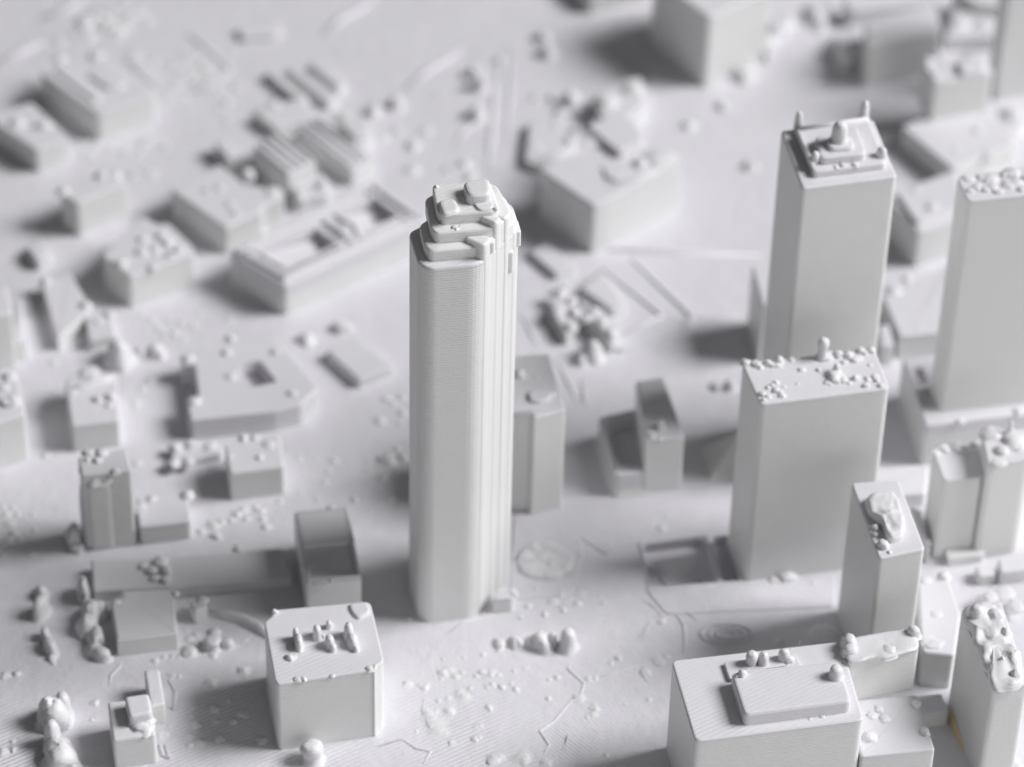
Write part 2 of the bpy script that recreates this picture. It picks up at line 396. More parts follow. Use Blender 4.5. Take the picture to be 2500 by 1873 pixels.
bm = bmesh.new(); beam_bm(bm, [U(*Z('7', *p)) for p in ((1310, 690), (1420, 705), (1540, 735), (1640, 785), (1720, 850))], .28, .22, -.01)
tag(obj('curved_wall', bm, M_LUMP, smooth=True), 'low curved wall sweeping towards the vent block', 'wall')
# ------------------------------------------------------------------ stepped small house front-left
Bs = bld('penthouse_house', 'slim box house with a taller rounded penthouse at the near edge', '7', [(680, 1242), (714, 1490), (985, 1450), (950, 1215)], foot=(1, 1668), r=.06, flare=.02)
part(Bs, 'penthouse', '7', [(785, 1208), (818, 1340), (962, 1310), (940, 1185)], .34, r=.08, bev=.07)
lumps(Bs, '7', [(860, 1370, 40, 52, 'rag'), (930, 1370, 42, 44, 'rag'), (900, 1400, 60, 36, 'dome')])
Bt = bld('thin_slab_house', 'thin low slab behind the slim penthouse house', '7', [(910, 1040), (948, 1275), (1045, 1255), (1008, 1035)], foot=(1, 1400), r=.05)
# ================================================================== BIG BLOCK front, right of centre
J = bld('large_office_block', 'large wide block with a raised flat box on its roof, close to the camera', 'J',
        [(290, 412), (505, 1138), (2028, 945), (1890, 470), (1818, 238)], foot=(0, 1195), r=.11, bev=.05)
bx = part(J, 'roof_box', 'J', [(828, 522), (948, 900), (1915, 775), (1800, 412)], .36, r=.1, bev=.07)
part(J, 'roof_plinth', 'J', [(762, 425), (815, 585), (1480, 500), (1410, 345)], .10, r=.05, bev=.03)
jt = J.h + .36
lumps(J, 'J', [(1768, 560, 54, 125, 'pill'), (930, 545, 32, 66, 'dome'), (885, 550, 22, 16)], base=jt)
lumps(J, 'J', [(1008, 470, 50, 185, 'bulb'), (1115, 465, 44, 170, 'pill'), (1300, 430, 48, 160, 'pill'), (1345, 440, 52, 110, 'dome'), (1190, 445, 16, 20), (1650, 920, 26, 10, 'dome'), (1540, 940, 20, 8)], base=J.h)
Jw = bld('lower_annex', 'lower flat annex with small lumps, butting against the large wide block', '9', [(1075, 1235), (1172, 1592), (1640, 1545), (1525, 1195)], h=J.h - 1.15, r=.05)
lumps(Jw, '9', [(1225, 1470, 40, 40, 'dome'), (1245, 1330, 34, 16, 'dome'), (1285, 1290, 26, 16, 'dome'), (1320, 1350, 32, 20, 'dome'), (1575, 1440, 26, 40, 'rag'), (1520, 1265, 28, 40, 'rag')])
Jr = bld('tall_annex', 'tall wing with wavy striped edge and two corner knobs, rising from the lower annex', '9', [(1055, 850), (1090, 985), (1540, 905), (1512, 768)], foot=(1, 1245), z0=Jw.h, r=.08, bev=.08)
melt(Jr, 'roof_crust', '9', [(1058, 845), (1092, 975), (1160, 985), (1250, 955), (1330, 965), (1420, 935), (1540, 905), (1515, 768), (1300, 800)], .07, .03)
lumps(Jr, '9', [(1095, 885, 38, 90, 'knob', 1.3, 11), (1102, 930, 38, 70, 'knob'), (1500, 820, 38, 84, 'knob'), (1345, 930, 46, 40, 'dome'), (1265, 870, 20, 24, 'dome')])
# ------------------------------------------------------------------ tower at the right edge with ragged top
Rt = bld('ragged_top_tower', 'narrow tower with a ragged melted crown and a yellow sliver at its foot', '9', [(1798, 668), (2003, 1172), (2235, 1130), (2055, 600)], foot=(0, 1268), r=.1, bev=.05)
melt(Rt, 'crown_slab', '9', [(1815, 640), (1838, 715), (1884, 760), (1880, 850), (1926, 895), (1930, 960), (1980, 1010), (1985, 1105), (2030, 1150), (2130, 1140), (2195, 1105), (2204, 1040), (2165, 960), (2170, 900), (2115, 850), (2125, 780), (2070, 740), (2070, 680), (2010, 615), (1930, 600), (1860, 610)], .26, .13)
lumps(Rt, '9', [(1900, 690, 40, 84, 'knob'), (1865, 680, 40, 60, 'dome'), (2020, 690, 44, 40, 'dome'), (2085, 810, 30, 50, 'dome'), (2140, 960, 34, 54, 'dome'), (2150, 1070, 30, 46, 'dome'), (2060, 990, 20, 50, 'dome')], base=Rt.h + .2)
bm = bmesh.new(); beam_bm(bm, [U(*Z('9', *p)) for p in ((1722, 1300), (1752, 1380), (1795, 1480), (1850, 1580))], .16, .2, -.01)
tag(obj('glue_sliver', bm, M_YEL, smooth=True), 'thin yellowish sliver along the foot of the ragged tower', 'glue')
# ------------------------------------------------------------------ slim tower with a domed roof
Rd = bld('domed_roof_tower', 'slim tower with one big rounded dome on its roof', 'S', [(2078, 1178), (2146, 1364), (2259, 1340), (2194, 1170)], foot=(0, 1492), r=.08, bev=.05, flare=.05)
melt(Rd, 'roof_dome', '9', [(1195, -60), (1225, 20), (1270, 60), (1310, 90), (1330, 160), (1370, 190), (1430, 170), (1455, 110), (1440, 30), (1405, -60), (1370, -105), (1260, -100)], .26, .1, seed=5.0)
lumps(Rd, '9', [(1258, 150, 26, 40, 'dome'), (1248, 70, 26, 40, 'dome'), (1262, 190, 20, 24, 'dome')])
lumps(Rd, '9', [(1310, 262, 34, 56, 'knob'), (1350, 300, 16, 16, 'dome')])
Re = bld('thin_fin_slab', 'thin fin of a slab standing just behind the domed tower', 'E', [(110, 1212), (168, 1400), (250, 1478), (185, 1235)], foot=(2, 1600), r=.06)
Rg = bld('pale_sloping_block', 'pale block with bumpy roof between the domed tower and the ragged tower', '9', [(1530, 490), (1560, 930), (1762, 950), (1800, 690), (1722, 450)], foot=(2, 1165), r=.07)
lumps(Rg, '9', [(1695, 455, 32, 44), (1650, 690, 30, 12, 'dome'), (1580, 480, 30, 14, 'dome'), (1640, 880, 50, 14, 'rag'), (1590, 850, 40, 12, 'rag')])
Rw = bld('wedge_shed', 'small tilted shed in the gap behind the lower annex', '9', [(1525, 1200), (1562, 1325), (1728, 1310), (1680, 1185)], foot=(2, 1395), r=.05)
# ================================================================== OFFICE SLAB in the middle right
O = bld('bumpy_roof_slab', 'broad slab tower with many small knobs scattered over its roof', 'N', [(290, 352), (482, 778), (1792, 615), (1642, 212)], foot=(1, 2575), r=.1, bev=.05, flare=.03)
lumps(O, 'N', [(332, 355, 42, 46), (430, 370, 40, 46), (455, 385, 40, 51), (480, 400, 38, 39), (555, 375, 40, 76), (600, 385, 35, 44), (650, 385, 33, 41), (672, 330, 45, 64), (690, 370, 28, 34), (790, 330, 35, 34, 'dome'),
               (1105, 300, 35, 97, 'pin'), (1105, 230, 1, 1), (1180, 260, 31, 28), (1160, 300, 59, 34, 'dome'), (1268, 280, 47, 64), (1270, 300, 28, 23), (1365, 280, 42, 57), (1390, 310, 35, 46), (1440, 330, 42, 41), (1480, 320, 35, 32), (1500, 240, 38, 51), (1540, 260, 28, 32),
               (1600, 235, 40, 51), (1330, 350, 31, 25), (900, 430, 35, 28, 'dome'), (1070, 430, 24, 30), (1250, 450, 31, 115, 'pin'), (1230, 500, 73, 76, 'rag'), (1310, 530, 42, 46), (1160, 560, 35, 23, 'dome'), (1190, 570, 28, 16),
               (1380, 560, 28, 16), (1440, 520, 35, 53), (1460, 500, 28, 34), (1550, 590, 33, 37), (1570, 520, 31, 28, 'rag'), (1640, 500, 33, 34), (1660, 540, 28, 30), (1700, 590, 31, 34), (1590, 380, 26, 14),
               (500, 680, 35, 39, 'rag'), (560, 610, 26, 28), (600, 590, 28, 34), (640, 560, 28, 32), (640, 640, 33, 41), (700, 690, 31, 34), (560, 700, 31, 30), (520, 730, 26, 23), (680, 650, 28, 23), (860, 570, 21, 12), (720, 600, 21, 12)])
lump('roof_lump', 'bulb', U(*Z('N', 1105, 300), O.h) + Vector((0, 0, .02)), .14, .52, O.e, org=O.c)
# ================================================================== TOWER WITH FOUR PINNACLES
D2 = bld('pinnacle_tower', 'square tower with a pinnacle at each roof corner', 'M', [(235, 405), (510, 1140), (1712, 985), (1410, 262)], foot=(1, 4900), r=.08, bev=.06)
part(D2, 'inner_step', 'M', [(440, 400), (648, 935), (1580, 820), (1355, 265)], .18, r=.1, bev=.06)
st = D2.h + .18
for q, w in ((((455, 430), (640, 850)), .14), (((470, 395), (1290, 275)), .12)):
    bm = bmesh.new(); beam_bm(bm, [U(*Z('M', *p), st) for p in q], w, .08, st - .01, D2.c, 1); obj('parapet', bm, M_ROOF, D2.e, True)
part(D2, 'stepped_base', 'M', [(660, 480), (740, 760), (1330, 700), (1200, 335)], .2, base=st, r=.12, bev=.06)
part(D2, 'stepped_base', 'M', [(800, 500), (850, 640), (1190, 620), (1110, 440)], .3, base=st, r=.14, bev=.06)
lumps(D2, 'M', [(975, 535, 84, 300, 'pill'), (945, 520, 56, 270, 'pill')], base=st + .28, name='drum')
lumps(D2, 'M', [(455, 420, 52, 330, 'pill'), (662, 880, 54, 265, 'pill'), (1500, 810, 58, 250, 'pill'), (1290, 262, 56, 300, 'pill'), (700, 905, 50, 70, 'dome'), (1460, 830, 70, 80, 'dome'), (1270, 300, 70, 90, 'dome'), (480, 450, 60, 90, 'dome')], base=D2.h, name='pinnacle')
lumps(D2, 'M', [(740, 340, 30, 30), (1020, 850, 34, 30), (1180, 840, 36, 30), (940, 870, 26, 24), (1270, 500, 12, 10)], base=st)
D3 = bld('half_hidden_house', 'plain house half hidden behind the pinnacle tower', '6', [(478, 130), (545, 370), (700, 340), (600, 110)], foot=(1, 745), r=.06)
# ================================================================== RIGHT TOWER ON PODIUM
Pd = bld('podium', 'broad podium with two sunken courts carrying the blank tower', 'E', [(58, 252), (212, 692), (1100, 585), (900, 150)], foot=(1, 955), r=.08, lip=.3)
for pp in ([(130, 320), (175, 420), (240, 405), (195, 305)], [(150, 460), (190, 575), (300, 560), (245, 440)]):
    q = poly('E', pp, Pd.h); cut(Pd.roof, [q], Pd.h - .2, Pd.h + 1, Pd.c, .06)
lumps(Pd, 'E', [(440, 668, 22, 18), (820, 600, 30, 26)])
Pt = bld('blank_tower', 'blank tower with a pitted roof standing on the podium', 'D', [(845, 108), (935, 300), (1900, 200), (1800, -40)], foot=(1, 2010), z0=Pd.h, r=.1, bev=.05)
lumps(Pt, 'D', [(940, 120, 44, 20, 'rag'), (1010, 190, 40, 26, 'rag'), (960, 220, 34, 22), (1080, 210, 36, 26, 'rag'), (1120, 120, 60, 28, 'rag'), (1140, 200, 40, 30, 'rag'), (1190, 230, 34, 26, 'rag'), (1260, 170, 46, 24, 'rag'), (1300, 80, 60, 34, 'rag'),
                (1330, 150, 46, 26, 'rag'), (1380, 210, 36, 24), (1240, 90, 36, 26, 'rag'), (1050, 110, 40, 20, 'rag'), (1420, 120, 50, 30, 'rag')])
# ------------------------------------------------------------------ houses between pinnacle tower and blank tower
Q1 = bld('flat_slab_house', 'stepped pale house between the pinnacle tower and the blank tower', 'D', [(250, 250), (535, 555), (960, 420), (850, 40)], foot=(1, 840), r=.08)
part(Q1, 'upper_roof', 'D', [(360, 240), (530, 480), (900, 340), (840, 60)], .12, r=.1, bev=.05)
lumps(Q1, 'D', [(520, 210, 36, 24, 'dome'), (650, 350, 50, 30, 'dome'), (480, 370, 26, 12)], base=Q1.h + .12)
Q2 = bld('plain_low_block', 'plain low block with a flat roof beside the blank tower', 'D', [(240, 1060), (385, 1398), (830, 1350), (820, 790), (590, 925), (420, 985)], foot=(1, 1580), r=.08)
lumps(Q2, 'D', [(340, 1030, 60, 36, 'dome'), (540, 1330, 30, 10), (650, 1130, 20, 10), (450, 930, 40, 26, 'dome')])
Q3 = bld('small_shed', 'small shed squeezed between the plain low block and the pinnacle tower', 'D', [(210, 1310), (235, 1480), (345, 1470), (300, 1290)], foot=(1, 1640), r=.06)
Q4 = bld('low_bright_block', 'low bright block behind the bumpy slab tower', 'E', [(-150, 965), (-110, 1160), (215, 1132), (236, 938)], foot=(2, 1215), r=.06)
# ------------------------------------------------------------------ right edge cluster
E1 = bld('court_block', 'tall block with bumpy rim and a hollow front near the frame edge', 'E', [(252, 852), (328, 1052), (588, 1026), (600, 792)], foot=(1, 1560), r=.1)
lumps(E1, 'E', [(330, 845, 34, 30, 'rag'), (430, 840, 44, 36, 'rag'), (540, 820, 34, 30, 'rag'), (280, 870, 30, 18), (480, 860, 30, 20, 'rag')])
E1b = bld('hollow_court_block', 'low block with a hollow court, in front of the tall bumpy-rimmed block', 'E', [(320, 1300), (372, 1475), (610, 1450), (590, 1270)], foot=(1, 1610), r=.08, lip=.4)
cut(E1b.roof, [poly('E', [(350, 1310), (395, 1430), (540, 1425), (550, 1300)], E1b.h)], E1b.h - .35, E1b.h + 1, E1b.c, .2)
E2 = bld('spiked_block', 'tall block with rounded roof lumps and one thin spike', 'E', [(575, 745), (618, 950), (900, 905), (960, 690)], foot=(1, 1570), r=.12)
lumps(E2, 'E', [(650, 750, 60, 40, 'dome'), (710, 860, 44, 44, 'knob'), (790, 790, 80, 50, 'dome'), (820, 830, 40, 30, 'rag'), (690, 930, 36, 14, 'rag'), (630, 770, 30, 26, 'rag')])
lumps(E2, 'E', [(762, 745, 16, 120, 'pin')], name='spike')
E3 = bld('rounded_box', 'rounded low box at the foot of the spiked block', 'E', [(530, 1605), (560, 1680), (690, 1660), (650, 1590)], foot=(1, 1740), r=.1, bev=.06)
E4 = bld('bright_box', 'brighter, larger box beside the rounded low box', 'E', [(682, 1555), (700, 1650), (950, 1620), (900, 1525)], foot=(1, 1735), r=.08, bev=.06)
E5 = bld('edge_terrace', 'flat terrace block with faint steps in front of the bright box', '9', [(1900, 560), (1960, 640), (2300, 600), (2240, 480)], h=.35, r=.08)
lumps(E5, '9', [(2080, 560, 60, 20, 'dome'), (2150, 640, 50, 20, 'rag'), (1990, 580, 40, 20, 'rag')])
# ================================================================== TOP RIGHT
C1 = bld('broad_slab_base', 'broad low slab under the knobbly tower', 'C', [(1100, 1135), (1560, 1520), (2150, 1290), (1960, 1000), (1500, 960)], foot=(1, 1700), r=.12, bev=.08)
lumps(C1, 'C', [(1790, 1170, 60, 30, 'dome'), (1600, 1340, 44, 16, 'dome'), (1890, 1390, 50, 16, 'dome')])
C2 = bld('knobbly_tower', 'tower with knobbly roof rising from the broad low slab', 'C', [(1278, 530), (1400, 742), (1942, 650), (1845, 470)], foot=(1, 1090), z0=C1.h, r=.1, bev=.06)
part(C2, 'roof_block', 'C', [(1600, 540), (1640, 660), (1880, 620), (1830, 470)], .15, r=.12, bev=.08)
lumps(C2, 'C', [(1340, 545, 50, 50, 'dome'), (1410, 690, 44, 30, 'dome'), (1500, 560, 40, 20, 'dome'), (1720, 520, 60, 40, 'dome')])
tag(lump('dome_lump', 'dome', U(*Z('C', 2075, 1160)), .36, .62), 'rounded dome lump beside the broad low slab', 'dome')
C3 = bld('blurred_grey_block', 'large far block with light sloping over its roof, short of the knobbly tower', 'C', [(770, 190), (800, 420), (1480, 285), (1400, 30)], foot=(1, 790), r=.12, bev=.08)
C3b = bld('blurred_side_block', 'lower wing against the side of the large far block', 'C', [(520, 330), (600, 480), (790, 420), (700, 180)], foot=(1, 640), r=.1)
C4 = bld('far_pale_house', 'pale far house with a dimple in its roof behind the knobbly tower', 'C', [(1560, 100), (1500, 330), (1960, 335), (2010, 180), (1760, 10)], foot=(1, 460), r=.15, bev=.08)
lumps(C4, 'C', [(1640, 230, 90, 60, 'dome'), (1850, 230, 110, 50, 'dome')])
C5 = bld('edge_tower', 'tall grey tower cut by the frame at the far corner', 'C', [(2060, -700), (2130, -560), (2500, -600), (2450, -800)], foot=(1, 900), r=.1)
C6 = bld('far_corner_house', 'far house at the top edge behind the pale far house', 'C', [(1560, -120), (1760, 30), (2080, 80), (2060, -160)], h=.8, r=.1)
C7 = bld('far_low_row', 'far low row of roofs at the top edge beside the far white tower', 'C', [(560, -20), (640, 100), (1500, 20), (1450, -120)], h=.6, r=.15, bev=.08)
W = bld('far_white_tower', 'far white tower cut by the top edge of the picture', 'S', [(1592, -60), (1731, 44), (1885, -25), (1735, -125)], foot=(1, 215), r=.1, bev=.06)
W2 = bld('far_dark_house', 'far house at the top edge casting a dark shadow', 'S', [(1390, -60), (1440, -8), (1590, -40), (1540, -100)], h=.6, r=.1)
# ================================================================== BEHIND THE TALL TOWER (bright block, low hall, crescent)
K1 = bld('bright_corner_block', 'big bright corner block behind the tallest tower', 'B', [(338, 800), (792, 1112), (905, 1065), (1545, 715), (1130, 460)], foot=(1, 1520), r=.07, bev=.05)
part(K1, 'upper_roof', 'B', [(735, 440), (1010, 665), (1220, 560), (1130, 380), (960, 330)], .22, r=.1, bev=.06)
lumps(K1, 'B', [(1180, 760, 60, 60, 'dome'), (1340, 700, 120, 40, 'dome'), (800, 450, 44, 40, 'dome'), (1000, 900, 120, 14, 'dome')])
ridge_on(K1, 'roof_curb', 'B', [(870, 790), (910, 880), (1000, 930), (1200, 880), (1330, 800)], .16, .1)
K2 = bld('low_yard_hall', 'low hall with a round dimple beside the big bright corner block', 'B', [(248, 400), (205, 730), (335, 790), (640, 600), (620, 380), (420, 330)], foot=(1, 800), r=.1)
lumps(K2, 'B', [(600, 560, 56, 50, 'dome'), (300, 620, 60, 20, 'dome'), (640, 480, 40, 60, 'dome'), (470, 420, 50, 20, 'dome')])
K3 = bld('far_bright_block', 'bright rounded block with a sloping top behind the big bright corner block', 'B', [(810, 150), (830, 360), (1010, 430), (1230, 260), (1190, 20), (1110, 20)], foot=(2, 560), r=.14, bev=.1)
lumps(K3, 'B', [(900, 250, 110, 70, 'dome'), (1120, 130, 90, 60, 'dome'), (800, 440, 50, 60, 'dome')])
for x, y, r, h in ((600, 210, 66, 110), (510, 300, 50, 50), (300, 180, 30, 30), (660, 330, 40, 40), (440, 190, 34, 50)):
    tag(lump('tree', 'dome', U(*Z('B', x, y + 30)), r * .0029, h * .0032), 'rounded tree blob at the head of the low yard hall', 'tree', 'tree blobs by the low yard hall')
K4 = bld('small_slab_house', 'small tilted slab house tucked beside the tallest tower', 'F', [(225, 192), (468, 402), (652, 340), (385, 105)], foot=(1, 462), r=.06)
# ------------------------------------------------------------------ plaza with a cluster of houses and trees
pavement('F', [(870, 370), (1150, 245), (1730, 800), (1690, 880), (1040, 1090), (860, 980), (640, 560)], .10, .1)
bm = bmesh.new(); beam_bm(bm, [U(*Z('F', *p), .1) for p in ((880, 360), (1420, 780), (1040, 960))], .12, .08, .09)
tag(obj('plaza_curb', bm, M_GND, smooth=True), kind='structure')
bm = bmesh.new(); beam_bm(bm, [U(*Z('F', *p), .1) for p in ((1140, 270), (1690, 790), (1600, 860))], .12, .08, .09)
tag(obj('plaza_curb', bm, M_GND, smooth=True), kind='structure')
F1 = bld('long_bar_house', 'long bar-shaped house on the plaza', 'F', [(690, 520), (985, 735), (1095, 690), (890, 355), (860, 380)], foot=(1, 790), z0=.1, r=.06)
F2 = bld('cluster_house', 'lumpy house in front of the long bar house on the plaza', 'F', [(700, 745), (970, 985), (1060, 900), (860, 690)], foot=(1, 1120), z0=.0, r=.06)
lumps(F2, 'F', [(800, 740, 50, 50, 'dome'), (880, 830, 50, 40, 'rag'), (960, 930, 40, 40, 'rag'), (740, 800, 40, 30, 'dome')])
F3 = bld('shaded_house', 'rough house with a dark shaded side at the plaza edge', 'F', [(410, 700), (560, 960), (690, 830), (640, 600), (490, 600)], foot=(1, 1060), r=.12, bev=.06)
lumps(F3, 'F', [(500, 580, 60, 60, 'dome'), (610, 640, 50, 60, 'dome'), (640, 760, 60, 70, 'dome'), (600, 880, 50, 60, 'dome'), (490, 740, 60, 40, 'rag')])
for x, y, r, h in ((790, 1060, 92, 150), (690, 1110, 60, 70)):
    tag(lump('tree', 'dome', U(*Z('F', x, y + 90)), r * .0027, h * .0035), 'big round white tree blob at the near corner of the plaza houses' if r > 80 else 'shaded round tree blob touching the big round white one', 'tree')
tag(lump('tree', 'dome', U(*Z('F', 530, 590)), .14, .3), 'round tree blob at the far end of the rough shaded house', 'tree')
# ------------------------------------------------------------------ block right behind the tall tower and the U-shaped one
H1 = bld('l_plan_block', 'plain block half hidden by the tallest tower, a flat disc on its roof', '5', [(1060, 700), (1080, 1070), (1288, 1052), (1300, 1085), (1505, 1038), (1402, 678)], foot=(4, 1655), r=.05)
part(H1, 'roof_disc', '5', [(1262, 935), (1280, 975), (1345, 985), (1410, 960), (1415, 915), (1350, 895), (1285, 905)], .10, r=.12, bev=.06)
lumps(H1, '5', [(1415, 945, 24, 26), (1210, 820, 30, 50, 'rag'), (1320, 830, 12, 10)])
H2 = bld('hollow_court_house', 'low rounded base with a hollow round court in front of the flat-disc block', 'H', [(852, 495), (1000, 1000), (1330, 955), (1180, 410), (1100, 430)], foot=(1, 1195), r=.12, lip=.45, flare=.08)
cut(H2.roof, [poly('H', [(935, 590), (990, 820), (1060, 920), (1290, 930), (1210, 480), (1000, 520)], H2.h)], H2.h - .40, H2.h + 1, H2.c, .25)
H3 = bld('court_slab', 'upright slab with small bright vents rising beside the hollow round court', 'H', [(1185, 176), (1268, 708), (1612, 662), (1422, 140)], foot=(1, 1165), r=.05)
lumps(H3, 'H', [(1400, 590, 26, 100, 'pin'), (1330, 660, 40, 26, 'rag'), (1390, 680, 30, 20, 'rag'), (1300, 640, 24, 30, 'rag')])
def pyramid(name, label, apex, base, h):
    P = U(*Z('H', *apex), h); q = [U(*Z('H', *p), 0) for p in base]
    bm = bmesh.new(); t = bm.verts.new(P); b = [bm.verts.new((v.x, v.y, -.02)) for v in q]
    for i in range(len(b)): bm.faces.new((b[i], b[(i + 1) % len(b)], t))
    bm.faces.new(list(reversed(b))); bmesh.ops.recalc_face_normals(bm, faces=bm.faces[:])
    return tag(obj(name, bm, M_WALL), label, 'building')
pyramid('sloping_shed', 'dark sloping tent-like shed next to the bumpy slab tower', (2075, 630), ((1735, 770), (1825, 1060), (2230, 1020), (2240, 780)), .85)
# ================================================================== LEFT: ornate block with crossed roof
X = bld('crossed_roof_block', 'long block with a rimmed roof holding two sunken courts and crossed ridges', 'G', [(150, 808), (708, 1135), (2150, 470), (1610, 85)], foot=(1, 1445), r=.12, bev=.06, lip=.4)
cut(X.roof, [poly('G', [(470, 800), (745, 1010), (1290, 745), (1030, 560)], X.h), poly('G', [(1240, 440), (1500, 640), (1890, 440), (1640, 250)], X.h)], X.h - .34, X.h + 1, X.c, .06)
parapet(X, .1, .10, inner=.12)
parapet(X, .06, .06, inner=.42)
def hip(B, z, a, b, c, d, zl, zh, name='roof_slope'):
    P = [U(*Z(z, *p), B.h) for p in (a, b, c, d)]
    bm = bmesh.new(); top = [Vector((P[0].x, P[0].y, zh)), Vector((P[1].x, P[1].y, zh)), Vector((P[2].x, P[2].y, zl)), Vector((P[3].x, P[3].y, zl))]
    vs = [bm.verts.new(v - B.c) for v in top] + [bm.verts.new(Vector((v.x, v.y, B.h - .36)) - B.c) for v in top]
    for f in ((0, 1, 2, 3), (4, 7, 6, 5), (0, 4, 5, 1), (1, 5, 6, 2), (2, 6, 7, 3), (3, 7, 4, 0)): bm.faces.new([vs[i] for i in f])
    bmesh.ops.recalc_face_normals(bm, faces=bm.faces[:]); return obj(name, bm, M_ROOF, B.e)
hip(X, 'G', (480, 805), (750, 1003), (965, 880), (1040, 575), X.h - .30, X.h - .06)
hip(X, 'G', (1250, 445), (1490, 630), (1560, 520), (1650, 270), X.h - .30, X.h - .06)
ridge_on(X, 'roof_ridge', 'G', [(1100, 500), (1290, 640), (1430, 730)], .2, .14)
ridge_on(X, 'roof_ridge', 'G', [(1190, 430), (1420, 560), (1480, 690)], .18, .12)
lumps(X, 'G', [(1400, 720, 50, 40, 'dome'), (1140, 500, 40, 30, 'dome'), (1340, 560, 90, 30, 'dome')])
L6 = bld('notched_roof_house', 'house with uneven back edge and few roof dots, next to the crossed-roof block', '1', [(1075, 1195), (1422, 1442), (1655, 1330), (1670, 1300), (1805, 1240), (1690, 1185), (1540, 1165), (1388, 1035)], foot=(1, 1610), r=.07)
lumps(L6, '1', [(1310, 1205, 24, 22), (1385, 1190, 30, 22), (1450, 1295, 26, 22), (1490, 1345, 26, 22), (1560, 1100, 40, 50, 'dome'), (1720, 1215, 50, 20, 'dome')])
L8 = bld('ridged_hall', 'hall with ribs running along its roof and a niched bright front', 'A', [(500, 742), (815, 995), (1082, 862), (730, 585)], foot=(1, 1200), r=.08)
for t in (.12, .37, .62, .87):
    a = Vector((500, 742)) * (1 - t) + Vector((730, 585)) * t; b = Vector((815, 995)) * (1 - t) + Vector((1082, 862)) * t
    ridge_on(L8, 'roof_rib', 'A', [tuple(a * .97 + b * .03), tuple(a * .04 + b * .96)], .15, .14)
Ln = bld('porch_house', 'bright porch-like lump below the niched front of the ribbed hall', 'A', [(850, 1080), (900, 1230), (1200, 1150), (1140, 950)], h=.35, r=.12, bev=.1)
lumps(Ln, 'A', [(1130, 1080, 50, 70, 'dome'), (930, 1190, 50, 50, 'dome'), (1050, 1130, 30, 10)])
L9 = bld('second_ridged_hall', 'longer ribbed hall with a bright end wall behind the first', 'A', [(885, 580), (1395, 965), (1605, 850), (1085, 465)], foot=(1, 1090), r=.08)
for t in (.15, .42, .7, .9):
    a = Vector((885, 580)) * (1 - t) + Vector((1085, 465)) * t; b = Vector((1395, 965)) * (1 - t) + Vector((1605, 850)) * t
    ridge_on(L9, 'roof_rib', 'A', [tuple(a * .97 + b * .03), tuple(a * .1 + b * .9)], .15, .13)
L10 = bld('low_white_hall', 'low white hall behind the first ribbed hall', 'A', [(520, 430), (700, 570), (1090, 440), (890, 285)], h=.35, r=.1)
lumps(L10, 'A', [(930, 300, 60, 30, 'dome'), (700, 350, 60, 26, 'dome')])
for q, lab in (([(800, 30), (1180, 345), (1275, 275), (890, -20)], 'low row house between two similar rows, far up the plate'), ([(1010, -10), (1270, 220), (1350, 150), (1090, -70)], 'low row house nearest the far open ground'), ([(610, 60), (920, 330), (1000, 280), (700, 15)], 'low row house nearest the low white hall')):
    bld('row_house', lab, 'A', q, h=.26, r=.08, bev=.08, group='low row houses far up the plate')
bld('faint_low_slab', 'faint flat slab alone on the far open ground', '1', [(1490, 170), (1520, 240), (1770, 225), (1760, 130)], h=.16, r=.12, bev=.06)
L12 = bld('bright_gable_house', 'bright small house at the end of the longer ribbed hall', 'A', [(1280, 520), (1420, 660), (1570, 610), (1540, 470), (1440, 410)], h=.55, r=.12, bev=.1)
for x, y, r, h, lab in ((1590, 400, 60, 90, 'smaller upright lump behind the bright small house'), (1790, 330, 66, 110, 'taller upright lump where the pale line ends')):
    tag(lump('tree', 'knob', U(*Z('A', x, y + 40)), r * .0027, h * .003), lab, 'tree')
L7 = bld('shadowed_shed', 'small shed sunk in dark shadow beside the ribbed hall', 'A', [(150, 690), (285, 835), (405, 780), (255, 640)], foot=(1, 960), r=.08, bev=.06)
tag(lump('tree', 'pin', U(*Z('A', 470, 1070)), .13, .42), 'thin upright lump between the shed and the ribbed hall', 'tree')
L1 = bld('broad_flat_block', 'broad flat block with a low raised panel, far up the plate', '1', [(248, 455), (612, 720), (990, 595), (640, 320)], foot=(1, 895), r=.1, bev=.06)
part(L1, 'roof_panel', '1', [(345, 440), (600, 640), (640, 600), (390, 400)], .07, r=.08)
part(L1, 'roof_panel', '1', [(560, 470), (690, 560), (800, 520), (660, 400)], .08, r=.08)
lumps(L1, '1', [(745, 545, 40, 26, 'dome'), (380, 370, 40, 26, 'dome'), (610, 360, 50, 26, 'dome')])
L2 = bld('edge_block_with_pit', 'block at the frame edge with a pit and a dot on its roof', '1', [(-80, 745), (225, 948), (442, 868), (195, 640)], foot=(1, 1095), r=.08)
lumps(L2, '1', [(275, 800, 50, 50, 'dome'), (110, 780, 50, 40, 'dome')])
L3 = bld('dark_sided_house', 'upright house whose side and yard lie in deep shadow', '1', [(372, 1215), (485, 1290), (808, 1150), (660, 1075)], foot=(1, 1500), r=.08)
lumps(L3, '1', [(640, 1120, 40, 50, 'dome'), (400, 1210, 40, 30, 'dome'), (720, 1110, 50, 24, 'dome')])
L4 = bld('tiny_dark_house', 'tiny house in the deep shadow beside the upright house', '1', [(165, 1570), (230, 1650), (330, 1600), (245, 1490)], foot=(1, 1720), r=.1, bev=.08)
L5 = bld('dotted_roof_house', 'house with a busy dotted roof below the upright house', '4', [(640, 62), (815, 198), (1230, 50), (1222, 5), (1060, -150), (1000, -135), (900, -190)], foot=(1, 395), r=.08)
